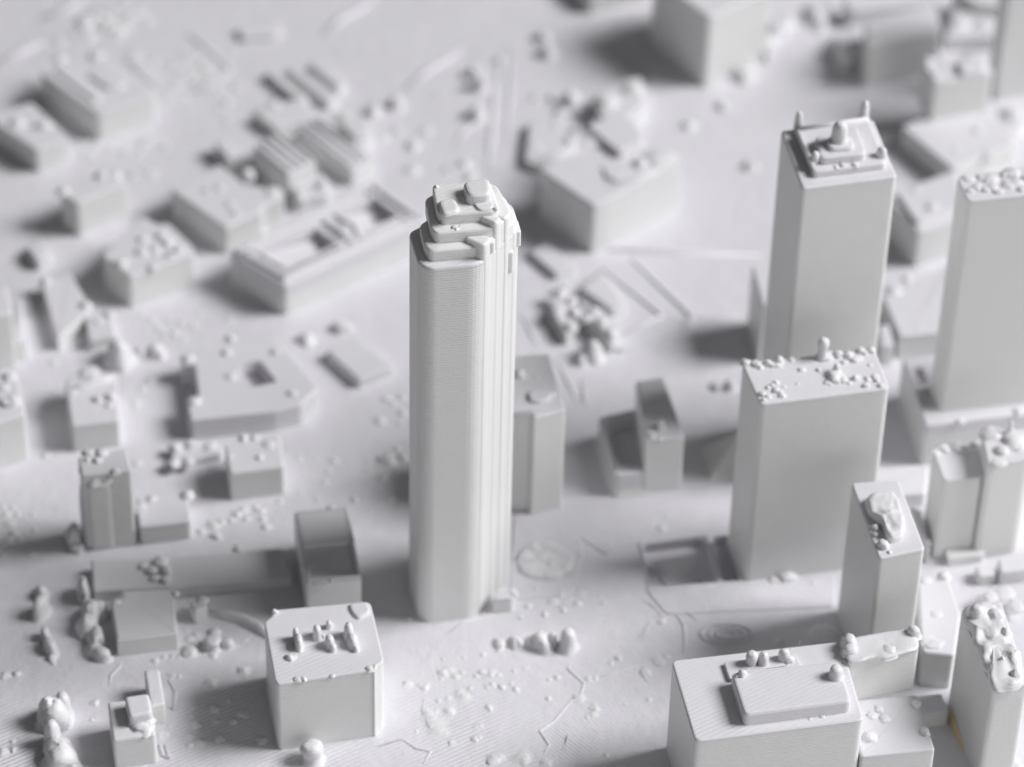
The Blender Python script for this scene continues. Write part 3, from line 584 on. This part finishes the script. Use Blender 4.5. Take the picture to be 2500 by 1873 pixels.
lumps(L5, '4', [(765, 115, 40, 46), (900, 40, 50, 30, 'dome'), (1020, -60, 34, 40, 'dome'), (960, 140, 30, 20), (1060, -20, 40, 36), (1130, 30, 40, 30), (980, 30, 34, 30, 'rag'), (1080, 60, 30, 20), (900, -40, 34, 30, 'rag')])
L14 = bld('tapered_house', 'low tapered house beside the dotted-roof house', '4', [(255, 235), (362, 590), (580, 400), (440, 160)], foot=(1, 670), r=.08)
lumps(L14, '4', [(290, 230, 30, 40, 'dome'), (540, 380, 40, 40, 'dome')])
L15 = bld('twin_house', 'small upright house joined to a round lump', '4', [(535, 440), (560, 600), (735, 560), (695, 400)], foot=(1, 670), r=.08)
lumps(L15, '4', [(620, 480, 24, 20), (690, 440, 30, 30)])
tag(lump('tree', 'dome', U(*Z('4', 750, 730)), .33, .62), 'big round lump joined to the small upright house', 'tree')
tag(lump('tree', 'dome', U(*Z('4', 985, 690)), .2, .3), 'round lump standing alone past the small upright house', 'tree')
tag(lump('tree', 'rag', U(*Z('4', 900, 690)), .16, .2), 'ragged low lump against the lone round lump', 'tree')
L17 = bld('edge_tower', 'tower-like house cut by the frame edge, highest along that edge', '4', [(-160, 300), (-110, 470), (80, 420), (40, 245)], foot=(2, 760), r=.08)
bld('edge_wing', 'bright lower wing of the tower-like house at the frame edge', '4', [(85, 350), (95, 620), (172, 590), (140, 330)], foot=(1, 745), r=.06)
L18 = bld('edge_knob_house', 'house with roof knobs cut by the frame edge', '4', [(-140, 830), (-90, 1150), (165, 1060), (105, 790)], foot=(2, 1345), r=.08)
lumps(L18, '4', [(30, 1000, 34, 50), (80, 990, 40, 60), (60, 830, 40, 30, 'dome'), (20, 900, 30, 20)])
L19 = bld('diagonal_ridge_house', 'box house with a slanting ridge and two dots on its roof', '4', [(412, 850), (452, 1142), (758, 1100), (735, 800), (480, 780)], foot=(1, 1305), r=.07)
ridge_on(L19, 'roof_ridge', '4', [(430, 930), (520, 900), (650, 860), (720, 830)], .22, .16)
lumps(L19, '4', [(620, 975, 30, 36), (700, 960, 36, 40), (690, 1010, 24, 20), (450, 920, 44, 30, 'rag'), (560, 810, 60, 24, 'rag')])
L20 = bld('pit_roof_block', 'wide polygonal block with one deep pit in its roof', '4', [(1140, 692), (1150, 748), (1228, 755), (1252, 950), (1180, 985), (1205, 1102), (1740, 1045), (1900, 1005), (2018, 895), (1725, 558)], foot=(5, 1228), r=.06, lip=.45)
cut(L20.roof, [poly('4', [(1478, 800), (1575, 898), (1755, 862), (1645, 722), (1530, 750)], L20.h)], L20.h - .42, L20.h + 1, L20.c, .1)
lumps(L20, '4', [(1435, 680, 26, 34), (1740, 675, 26, 30), (1845, 935, 26, 30), (1455, 590, 30, 44), (1190, 715, 40, 24, 'dome'), (1230, 985, 44, 26, 'dome'), (1460, 830, 40, 16, 'dome')])
L21 = bld('tilted_hut', 'low tilted hut with a dark long side beside the pit-roof block', 'S', [(797, 855), (876, 927), (962, 893), (868, 818)], foot=(1, 950), r=.06)
tag(lump('tree', 'dome', U(748, 832), .18, .2), 'round lump behind the tilted hut', 'tree')
tag(lump('tree', 'rag', U(835, 805), .22, .2), 'ragged lump above the tilted hut', 'tree')
L22 = bld('cube_house', 'cube house with a sharp dark shadow', '4', [(1418, 1262), (1452, 1438), (1798, 1395), (1768, 1190)], foot=(1, 1612), r=.06)
lumps(L22, '4', [(1540, 1215, 30, 30), (1610, 1215, 24, 20), (1640, 1340, 26, 24), (1700, 1260, 40, 16, 'dome'), (1455, 1335, 20, 12)])
L22b = bld('ragged_terrace', 'low ragged terrace against the cube house', '4', [(1080, 1290), (1090, 1380), (1410, 1310), (1400, 1250), (1180, 1250)], h=.22, r=.1, bev=.06)
lumps(L22b, '4', [(1110, 1280, 40, 40, 'rag'), (1210, 1260, 40, 40, 'rag'), (1100, 1380, 40, 30, 'rag'), (1190, 1370, 34, 30, 'rag'), (1330, 1270, 40, 20, 'rag')])
L23 = bld('back_slab', 'flat-topped slab behind the knobbly column house', '4', [(492, 1330), (512, 1452), (832, 1420), (800, 1280)], foot=(2, 1890), r=.06)
lumps(L23, '4', [(640, 1310, 40, 30, 'dome'), (560, 1310, 30, 24), (730, 1430, 24, 30)])
L23b = bld('column_house', 'narrow upright house with stacked knobs on top', '4', [(520, 1415), (540, 1512), (704, 1492), (688, 1395)], foot=(1, 1930), r=.1, bev=.12)
lumps(L23b, '4', [(560, 1410, 44, 110, 'dome'), (620, 1415, 46, 120, 'dome'), (635, 1465, 64, 60, 'dome'), (560, 1460, 34, 46, 'rag'), (675, 1440, 30, 40, 'rag')])
for x, y, r, hh, q in ((226, 1318, .23, L23b.h * .98, 1.1), (250, 1312, .19, L23b.h * 1.08, 1.2)):
    lump('bulge', 'pill', U(x, y), r, hh, L23b.e, org=L23b.c, ry=r * q, rot=.2)
L23c = bld('gabled_box', 'plain box house beside the narrow upright house', '7', [(862, -50), (882, 140), (1206, 104), (1190, -85)], foot=(1, 250), r=.06)
lumps(L23c, '7', [(890, 20, 30, 26, 'rag'), (960, -40, 30, 20), (1185, -60, 34, 40, 'dome')])
# ================================================================== TREES: single printed tree lumps
for z, x, y, kind, r, h, lab in (
    ('7', 262, 690, 'pill*1.7@-25', 40, 130, 'two-lobed tree lump alone on open ground, its lower lobe'), ('7', 262, 575, 'dome*1.5@20', 36, 70, 'two-lobed tree lump alone on open ground, its upper lobe'),
    ('7', 318, 920, 'pill*1.8@28', 34, 80, 'curled tree lump, middle bead'), ('7', 288, 845, 'pill*1.5@10', 28, 80, 'curled tree lump, upper bead'), ('7', 325, 975, 'dome', 22, 30, 'curled tree lump, lowest tiny bead'),
    ('7', 345, 1375, 'rag*1.1@0', 88, 170, 'large knobbly tree lump with a pointed shoulder'), ('7', 405, 1325, 'pill*1.3@15', 42, 165, 'pointed shoulder rising from the large knobbly tree lump'), ('7', 318, 1372, 'rag', 66, 190, 'rough crown lump on the far side of the pointed shoulder'),
    ('7', 370, 1610, 'rag*1.2@15', 92, 120, 'large knobbly tree lump nearest the camera'), ('7', 335, 1510, 'knob', 56, 180, 'round-topped tree lump behind the nearest knobbly one'), ('7', 440, 1640, 'dome', 50, 70, 'small dome at the side of the nearest knobbly tree lump'),
    ('7', 530, 590, 'rag*2.2@8', 36, 150, 'dark tall tree lump against the long low hall'), ('7', 580, 720, 'rag*1.4@12', 58, 130, 'broad tree lump in the row beside the square house'), ('7', 630, 700, 'knob', 50, 110, 'smooth tree lump touching the square house'),
    ('7', 560, 800, 'rag', 66, 120, 'ragged tree lump midway along the square house'), ('7', 612, 860, 'rag*1.5@14', 50, 90, 'bushy tree lump near the corner of the square house'), ('7', 645, 965, 'pill*1.4@70', 40, 70, 'end tree lump in front of the square house'), ('7', 600, 930, 'dome', 50, 60, 'low tree lump behind the end one'),
    ('7', 468, 240, 'rag*1.5@8', 46, 150, 'dark bushy tree lump in shadow of the column house'), ('7', 490, 280, 'rag', 40, 50, 'low bush at the foot of the dark bushy tree lump'),
    ('7', 1345, 900, 'bulb', 50, 70, 'round white tree lump, biggest before the vent block'), ('7', 1440, 890, 'knob', 36, 50, 'round tree lump in shade beside the biggest one'), ('7', 1355, 810, 'dome', 36, 30, 'small low tree lump behind the biggest round one'), ('7', 1200, 930, 'dome', 44, 30, 'flat bush at the corner of the square house'),
    ('I', 620, 1590, 'bulb', 96, 190, 'round-headed tree lump in front of the vent block'),
    ('8', 1515, 900, 'knob', 50, 140, 'tall round tree lump at the end of the short row before the tallest tower'), ('8', 1420, 880, 'knob', 30, 90, 'slim tree lump in the short row before the tallest tower'), ('8', 1350, 890, 'dome', 60, 90, 'broad tree lump in the middle of the short row'), ('8', 1280, 880, 'knob', 36, 50, 'small tree lump in the short row'), ('8', 1190, 880, 'dome', 46, 50, 'low tree lump at the low end of the short row'), ('8', 1090, 880, 'dome', 44, 24, 'flattest bush of the short row'),
    ('2', 960, 560, 'knob', 50, 110, 'tall blurred tree lump beside the far straight curbs'), ('2', 920, 480, 'knob', 40, 80, 'blurred tree lump next up the far straight curbs'), ('2', 940, 740, 'knob', 56, 90, 'blurred tree lump lower down beside the far straight curbs'), ('2', 1390, 350, 'knob', 50, 80, 'blurred tree lump alone in the far shadow, lower bead'), ('2', 1360, 250, 'knob', 50, 60, 'blurred tree lump alone in the far shadow, upper bead'), ('2', 1090, 390, 'dome', 30, 40, 'small far dot past the tall blurred tree lump'),
    ('9', 2130, 1650, 'knob', 44, 60, 'small stub at the near corner beside the ragged tower'), ('9', 930, 840, 'knob', 80, 50, 'low stump in the shade of the domed tower'), ('9', 655, 870, 'dome', 30, 26, 'tiny low lump beside the low stump'), ('9', 690, 460, 'rag', 60, 40, 'flat scrap lump before the bumpy slab tower'), ('9', 620, 480, 'dome', 40, 20, 'tiny dome beside the flat scrap lump'),
    ('6', 340, 900, 'knob', 36, 60, 'small round lump at the back corner of the bumpy slab tower'), ('6', 260, 900, 'rag', 40, 30, 'ragged scrap near the small round lump'),
    ('3', 290, 680, 'dome', 40, 40, 'far dot on the open ground near the big shadow'), ('3', 80, 800, 'dome', 40, 40, 'far dot beside the bright rounded block'), ('3', 470, 1060, 'dome', 44, 50, 'dot on the open ground before the pinnacle tower')):
    k = ZO[z][2] * .01
    kd, _, rest = kind.partition('*'); q, _, dg = rest.partition('@')
    tag(lump('tree', kd, U(*Z(z, x, y)), r * k, h * k, ry=r * k * float(q) if q else None, rot=math.radians(float(dg)) if dg else None), lab, 'tree')
# blurred tree masses in front of the far white tower
g = 'trees at the foot of the far white tower'
for i in range(34):
    x, y = rnd.uniform(220, 1000), rnd.uniform(60, 540)
    if y < 480 - (x - 200) * .75 - 70 or y > 640 - (x - 200) * .62: continue
    tag(lump('tree', rnd.choice(['dome', 'knob', 'rag']), U(*Z('3', x, y)), rnd.uniform(.12, .3), rnd.uniform(.15, .45)), 'blurred white tree lump at the foot of the far white tower', 'tree', g)
# ================================================================== SMALL BUMPS ON THE GROUND
def bumps(z, pts, label, group, hs=.55, kinds=('bump', 'bump', 'dome')):
    k = ZO[z][2] * .01
    for t in pts:
        x, y, r = t[:3]
        tag(lump('ground_bump', rnd.choice(kinds), U(*Z(z, x, y)), r * k, r * k * hs * rnd.uniform(.5, .85)), label, 'bump', group)
bumps('8', [(730, 1060, 30), (770, 1045, 22), (810, 1085, 20), (850, 1060, 14), (940, 1080, 16), (980, 1060, 26), (1035, 1070, 28), (1075, 1075, 22), (1180, 1050, 14), (1250, 1035, 12), (505, 1130, 26), (585, 1140, 18), (615, 1155, 24),
            (835, 1190, 24), (860, 1215, 30), (900, 1160, 14), (1010, 1150, 14), (1040, 1140, 18), (1100, 1150, 22), (1190, 1165, 20), (1160, 1130, 12), (760, 1225, 14), (770, 1305, 26), (720, 1100, 10), (1020, 1285, 20), (940, 1400, 16), (965, 1395, 14), (930, 1480, 22), (960, 1470, 14),
            (780, 1505, 18), (1395, 1225, 16), (730, 975, 12), (860, 965, 10), (980, 945, 16), (1080, 925, 14), (1450, 1090, 16), (1400, 1105, 12), (1590, 1220, 26), (1050, 1610, 40), (1085, 1595, 24), (1230, 1595, 36), (1250, 1580, 22), (1380, 1630, 26), (1760, 1585, 16), (700, 1240, 14), (560, 1430, 12)],
      'tiny bump on the ribbed ground of the open square before the tallest tower', 'tiny bumps on the open square')
bumps('8', [(640, 1320, 36), (660, 1355, 30), (690, 1380, 34), (660, 1400, 26), (700, 1430, 34), (740, 1440, 22), (620, 1360, 18), (605, 1340, 16), (640, 1420, 16), (680, 1310, 22)], 'flat rough patch of print in the open square', 'rough patches in the open square', .28, ('bump',))
bumps('7', [(1335, 1130, 30), (1540, 1050, 30), (1090, 1080, 20), (1130, 1085, 16), (1450, 1240, 14), (1540, 1320, 30), (1360, 1290, 28), (1240, 1390, 26), (1370, 1365, 18), (1480, 1370, 22), (1390, 1475, 26), (1650, 1490, 28), (1200, 1465, 22), (1260, 1505, 24), (1200, 1520, 22), (1020, 1450, 34), (1220, 1285, 12), (1220, 1335, 12), (1075, 1395, 14)],
      'small bump lying in the shadow of the vent block', 'bumps in the shadow of the vent block', .7)
bumps('7', [(30, 1080, 24), (105, 1070, 24), (5, 1075, 16), (20, 1560, 24), (85, 1545, 20), (80, 1495, 16), (600, 1250, 20), (240, 1410, 26), (580, 1360, 10), (335, 1000, 16)], 'small bump near the large knobbly tree lumps', 'bumps near the knobbly tree lumps', .8)
bumps('7', [(1350, 130, 30), (1365, 200, 30), (1400, 110, 20), (1500, 60, 22), (1460, 100, 22), (1540, 30, 26), (1560, 90, 20), (1650, 40, 24), (1660, 90, 22), (1680, 140, 24), (1270, 170, 26), (1500, 280, 18), (1620, 20, 18)], 'upright scrap beside the plain box house', 'scraps beside the plain box house', .9)
bumps('7', [(40, 60, 26), (60, 120, 26), (90, 180, 28), (50, 230, 34), (120, 220, 20), (20, 20, 20), (110, 60, 20), (210, 60, 16), (220, 160, 18), (200, 310, 22), (20, 320, 20), (80, 20, 18)], 'low rough bump near the frame edge below the knob house', 'rough bumps by the frame edge', .5, ('bump', 'dome'))
bumps('7', [(1040, 960, 18), (1090, 960, 20), (1130, 960, 18), (1350, 955, 26), (1480, 900, 14), (1500, 890, 12), (1200, 850, 26), (1240, 820, 22), (1280, 870, 20), (1180, 790, 20), (980, 985, 20), (1230, 880, 26)], 'crumb on the ground between the square house and the vent block', 'crumbs before the square house')
bumps('5', [(370, 970, 26), (410, 990, 20), (330, 1110, 26), (470, 960, 22), (380, 1360, 50), (410, 1330, 26), (440, 1290, 20), (470, 1340, 40), (350, 1470, 26), (400, 1600, 26), (170, 1610, 24), (40, 1365, 18), (460, 1120, 18), (430, 1420, 16), (470, 1060, 20)], 'blurred speck on the open ground behind the tallest tower', 'specks behind the tallest tower', .9)
bumps('4', [(900, 440, 20), (960, 470, 24), (1000, 520, 22), (1040, 560, 24), (1100, 560, 26), (1160, 590, 26), (920, 520, 16), (1220, 500, 18), (1450, 470, 24), (1140, 480, 20), (1260, 440, 18), (1080, 480, 18), (860, 1000, 30), (900, 900, 26), (950, 860, 26), (870, 1380, 26), (340, 740, 24), (290, 1330, 26)], 'blurred speck on the pale ground among the old houses', 'specks among the old houses', .6)
bumps('4', [(1890, 1350, 20), (1900, 1560, 18), (2050, 1500, 22), (2110, 1360, 26), (2000, 1340, 18), (1930, 1440, 16), (2080, 1430, 18), (2010, 1600, 18), (1800, 1340, 20), (1770, 1620, 20)], 'faint speck on the plain ground past the cube house', 'specks past the cube house', .45)
bumps('9', [(350, 600, 18), (395, 595, 20), (430, 590, 20), (475, 590, 20), (530, 585, 22), (250, 635, 18), (300, 620, 22), (180, 640, 22), (100, 620, 22), (60, 560, 26), (420, 540, 18), (470, 520, 20), (870, 500, 30), (880, 540, 20), (160, 660, 16)], 'little bump in the dotted line before the bumpy slab tower', 'dotted line of bumps', .6)
bumps('8', [(1600, 560, 26), (1720, 575, 12), (1745, 620, 16), (2110, 150, 30), (2150, 70, 18), (2110, 735, 24), (1840, 970, 22), (1790, 1000, 18), (1650, 1100, 22), (1690, 1095, 16), (2010, 1060, 24), (2090, 985, 34), (2140, 960, 26), (1690, 1285, 26), (1680, 1320, 22), (1640, 1340, 14), (1480, 170, 26), (1530, 190, 18), (2030, 1230, 14), (1880, 1260, 12)], 'scrap on the smooth ground around the sunken court', 'scraps around the sunken court', .5, ('bump', 'dome'))
pts = []
for i in range(60):
    x, y = rnd.uniform(1050, 2100), rnd.uniform(520, 900)
    pts.append((x, y, rnd.uniform(14, 34)))
bumps('1', [p for p in pts if p[1] < 820 - abs(p[0] - 1300) * .15 and p[0] < 1500][:26], 'blurred speck on the ground in front of the low row houses', 'specks before the low row houses', .6)
pts = [(rnd.uniform(830, 1480), rnd.uniform(330, 640), rnd.uniform(20, 46)) for i in range(34)] + [(rnd.uniform(430, 1050), rnd.uniform(830, 1120), rnd.uniform(18, 36)) for i in range(34)]
bumps('1', [p for p in pts if (p[1] > 800 and p[1] - 830 > (p[0] - 1000) * .2 and (p[0] > 820 or p[1] < 1000)) or p[1] < 640], 'faint speck on the pale open ground between the broad flat block and the ribbed halls', 'faint specks on the far ground', .5)
bumps('1', [(540, 150, 60), (620, 100, 50), (690, 170, 60), (740, 200, 56), (800, 130, 50), (560, 230, 50), (480, 230, 46), (700, 80, 46), (380, 260, 40), (860, 90, 50), (780, 60, 44), (640, 180, 44), (930, 130, 40)], 'blurred low tree lump at the far bank', 'low tree lumps at the far bank', .6)
bumps('2', [(110, 760, 60), (170, 790, 50), (200, 850, 56), (300, 680, 46), (60, 830, 40), (350, 880, 36), (540, 930, 40), (530, 1080, 44), (620, 830, 30), (440, 830, 26), (700, 600, 24), (760, 1080, 34), (870, 1050, 44), (900, 1120, 36), (820, 1080, 30), (240, 900, 36)], 'blurred bright lump on the pale ground behind the tallest tower crown', 'bright lumps behind the tower crown', .8)
# ------------------------------------------------------------------ curbs, seams and low relief of the plate
def curb(z, pts, w, h, closed=False):
    bm = bmesh.new(); beam_bm(bm, [U(*Z(z, *p)) for p in pts], w, h, -.006, taper=.3, closed=closed)
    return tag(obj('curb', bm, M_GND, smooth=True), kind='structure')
curb('2', [(-40, 230), (80, 120), (200, 60), (320, -30)], .28, .08)
curb('2', [(470, 580), (640, 440), (760, 370), (860, 310)], .26, .08)
curb('2', [(1100, 330), (1060, 600), (1030, 900), (1010, 1080)], .22, .05)
curb('2', [(1150, 300), (1150, 600), (1130, 900)], .2, .05)
curb('2', [(790, 940), (860, 830), (960, 770)], .2, .05)
curb('1', [(-60, 420), (130, 330), (290, 260)], .3, .1)
curb('1', [(250, 130), (450, 40), (560, -40)], .3, .08)
curb('1', [(1180, 220), (1300, 300), (1460, 440), (1340, 540), (1180, 600)], .22, .05)
curb('1', [(780, 380), (1000, 560), (1180, 640)], .2, .05)
curb('S', [(1480, 610), (1650, 616), (1860, 624)], .3, .04)
curb('5', [(1220, 440), (1290, 560), (1350, 660)], .14, .05)
curb('5', [(1440, 720), (1530, 880), (1600, 1030)], .14, .05)
curb('5', [(1608, 840), (1620, 960), (1640, 1020)], .12, .06)
curb('8', [(1520, 170), (1590, 240), (1600, 340), (1560, 440), (1590, 540)], .1, .05)
curb('8', [(1540, 985), (1520, 1040), (1620, 1130), (1590, 1230), (1540, 1240), (1430, 1370), (1340, 1430), (1400, 1520), (1360, 1570)], .06, .03)
curb('8', [(1500, 1560), (1515, 1460), (1480, 1550)], .05, .03)
curb('8', [(1620, 1130), (1800, 1060), (2060, 990)], .05, .02)
curb('8', [(760, 810), (860, 740), (1060, 690)], .07, .025)
curb('8', [(1980, 600), (2060, 640), (2130, 720), (2040, 740), (1960, 850)], .07, .03)
curb('8', [(2040, 730), (1990, 860)], .08, .05)
curb('8', [(2000, 1010), (1985, 1060), (2020, 1120)], .08, .05)
curb('8', [(610, 1210), (600, 1300), (650, 1420), (750, 1440)], .06, .03)
curb('8', [(310, 1530), (470, 1480), (560, 1540), (650, 1560), (600, 1640)], .07, .03)
curb('8', [(1600, 210), (1760, 310), (1800, 250)], .08, .05)
curb('8', [(1440, 650), (1560, 590)], .1, .05)
curb('7', [(690, 1140), (700, 1080), (750, 1030), (770, 980)], .07, .035)
curb('7', [(1480, 910), (1560, 850), (1590, 820)], .06, .03)
curb('7', [(1060, 1110), (1110, 1180), (1100, 1300), (1060, 1280)], .1, .05)
curb('7', [(1010, 1520), (1050, 1520), (1075, 1610), (1030, 1590)], .08, .06, True)
curb('9', [(0, 640), (80, 680), (130, 730)], .08, .05)
curb('9', [(280, 620), (340, 560), (400, 540)], .06, .04)
curb('9', [(560, 520), (640, 510), (740, 430)], .08, .04)
for f in (1.0, .68, .38):
    curb('9', [(320 + 165 * f * math.cos(a * .5236), 830 + 66 * f * math.sin(a * .5236) - 10 * f) for a in range(12)], .09, .06, True)
curb('9', [(-30, 660), (50, 760), (60, 900), (40, 940)], .07, .04)
# the round mound beside the tall tower and the ledges inside the sunken court
p = U(1330, 1374); bm = bmesh.new(); prev = None
for r, z in ((1.06, -.01), (1.0, .05), (.95, .10), (.86, .125), (.6, .13), (.3, .12)):
    vs = []
    for k in range(48):
        a = k * .1309; w = 1 + .14 * noise.noise(Vector((math.cos(a) * 2, math.sin(a) * 2, 3)))
        x, y = .66 * r * w * math.cos(a), .62 * r * w * math.sin(a)
        vs.append(bm.verts.new((x, y, z + (z > .09) * .09 * noise.noise(Vector((x * 5, y * 5, 1))))))
    if prev:
        for k in range(48): bm.faces.new((prev[k], prev[(k + 1) % 48], vs[(k + 1) % 48], vs[k]))
    prev = vs
bm.faces.new(prev)
tag(obj('round_mound', bm, M_LUMP, smooth=True, loc=(p.x, p.y, 0)), 'low round mound with a rough top beside the tallest tower', 'mound')
bumps('S', [(1330, 1365, 26), (1310, 1385, 20), (1350, 1380, 22), (1345, 1350, 20), (1300, 1360, 14), (1365, 1400, 14)], 'rough patch on top of the low round mound', 'rough patches on the round mound', .35, ('bump',))
for o in list(C.objects)[-6:]: o.location.z = .09
bumps('S', [(1295, 1405, 8), (1400, 1360, 9), (1280, 1370, 8), (1310, 1440, 10), (1370, 1450, 8), (1350, 1470, 9), (1255, 1440, 8), (1290, 1480, 8), (1410, 1475, 9), (1330, 1500, 8), (1375, 1490, 7)], 'crumb around the low round mound', 'crumbs around the round mound', .8)
bm = bmesh.new()
for q, z in (([(1600, 1365), (1622, 1425), (1712, 1414), (1690, 1355)], -.17), ([(1620, 1374), (1634, 1412), (1694, 1405), (1680, 1366)], -.1), ([(1640, 1383), (1648, 1402), (1682, 1398), (1674, 1378)], -.04)):
    prism_bm(bm, poly('S', q, z), -.45, z, .05, .03)
tag(obj('court_steps', bm, M_GND), kind='structure')
curb('S', [(1562, 1327), (1589, 1449), (1756, 1427), (1725, 1308)], .07, .05, True)
pavement('9', [(-200, 520), (-60, 690), (1000, 640), (1000, 430), (320, 480)], .03, .1)
pavement('8', [(1180, 40), (1150, 600), (1560, 560), (1620, 260), (1540, 150)], .03, .2)
# fine strings of plastic left by the print head
for z, p, hh, lab in (('L', [(655, 640), (640, 690), (600, 735), (560, 765)], None, 'hair-thin plastic string on the crown of the tallest tower'),):
    pass
def hair(B, z, pts, hs):
    bm = bmesh.new(); P = [U(*Z(z, *p), h) for p, h in zip(pts, hs)]; prev = None
    for i, p in enumerate(P):
        vs = [bm.verts.new(p + Vector((.008 * math.cos(a * 2.09), 0, .008 * math.sin(a * 2.09))) - B.c) for a in range(3)]
        if prev:
            for k in range(3): bm.faces.new((prev[k], prev[(k + 1) % 3], vs[(k + 1) % 3], vs[k]))
        prev = vs
    obj('plastic_string', bm, M_LUMP, B.e, True)
hair(T, 'L', [(655, 625), (650, 665), (628, 715), (575, 765)], [t4 + .02, t3 + .25, t3 + .1, t3 + .02])
hair(T, 'L', [(905, 715), (850, 745), (832, 800)], [t3 + .3, t3 + .15, t3 + .02])
hair(J, 'J', [(930, 480), (1000, 496), (1150, 490), (1330, 465)], [J.h + .35, J.h + .2, J.h + .2, J.h + .3])
hair(J, 'J', [(1440, 275), (1446, 250), (1450, 232)], [J.h, J.h + .1, J.h + .18])
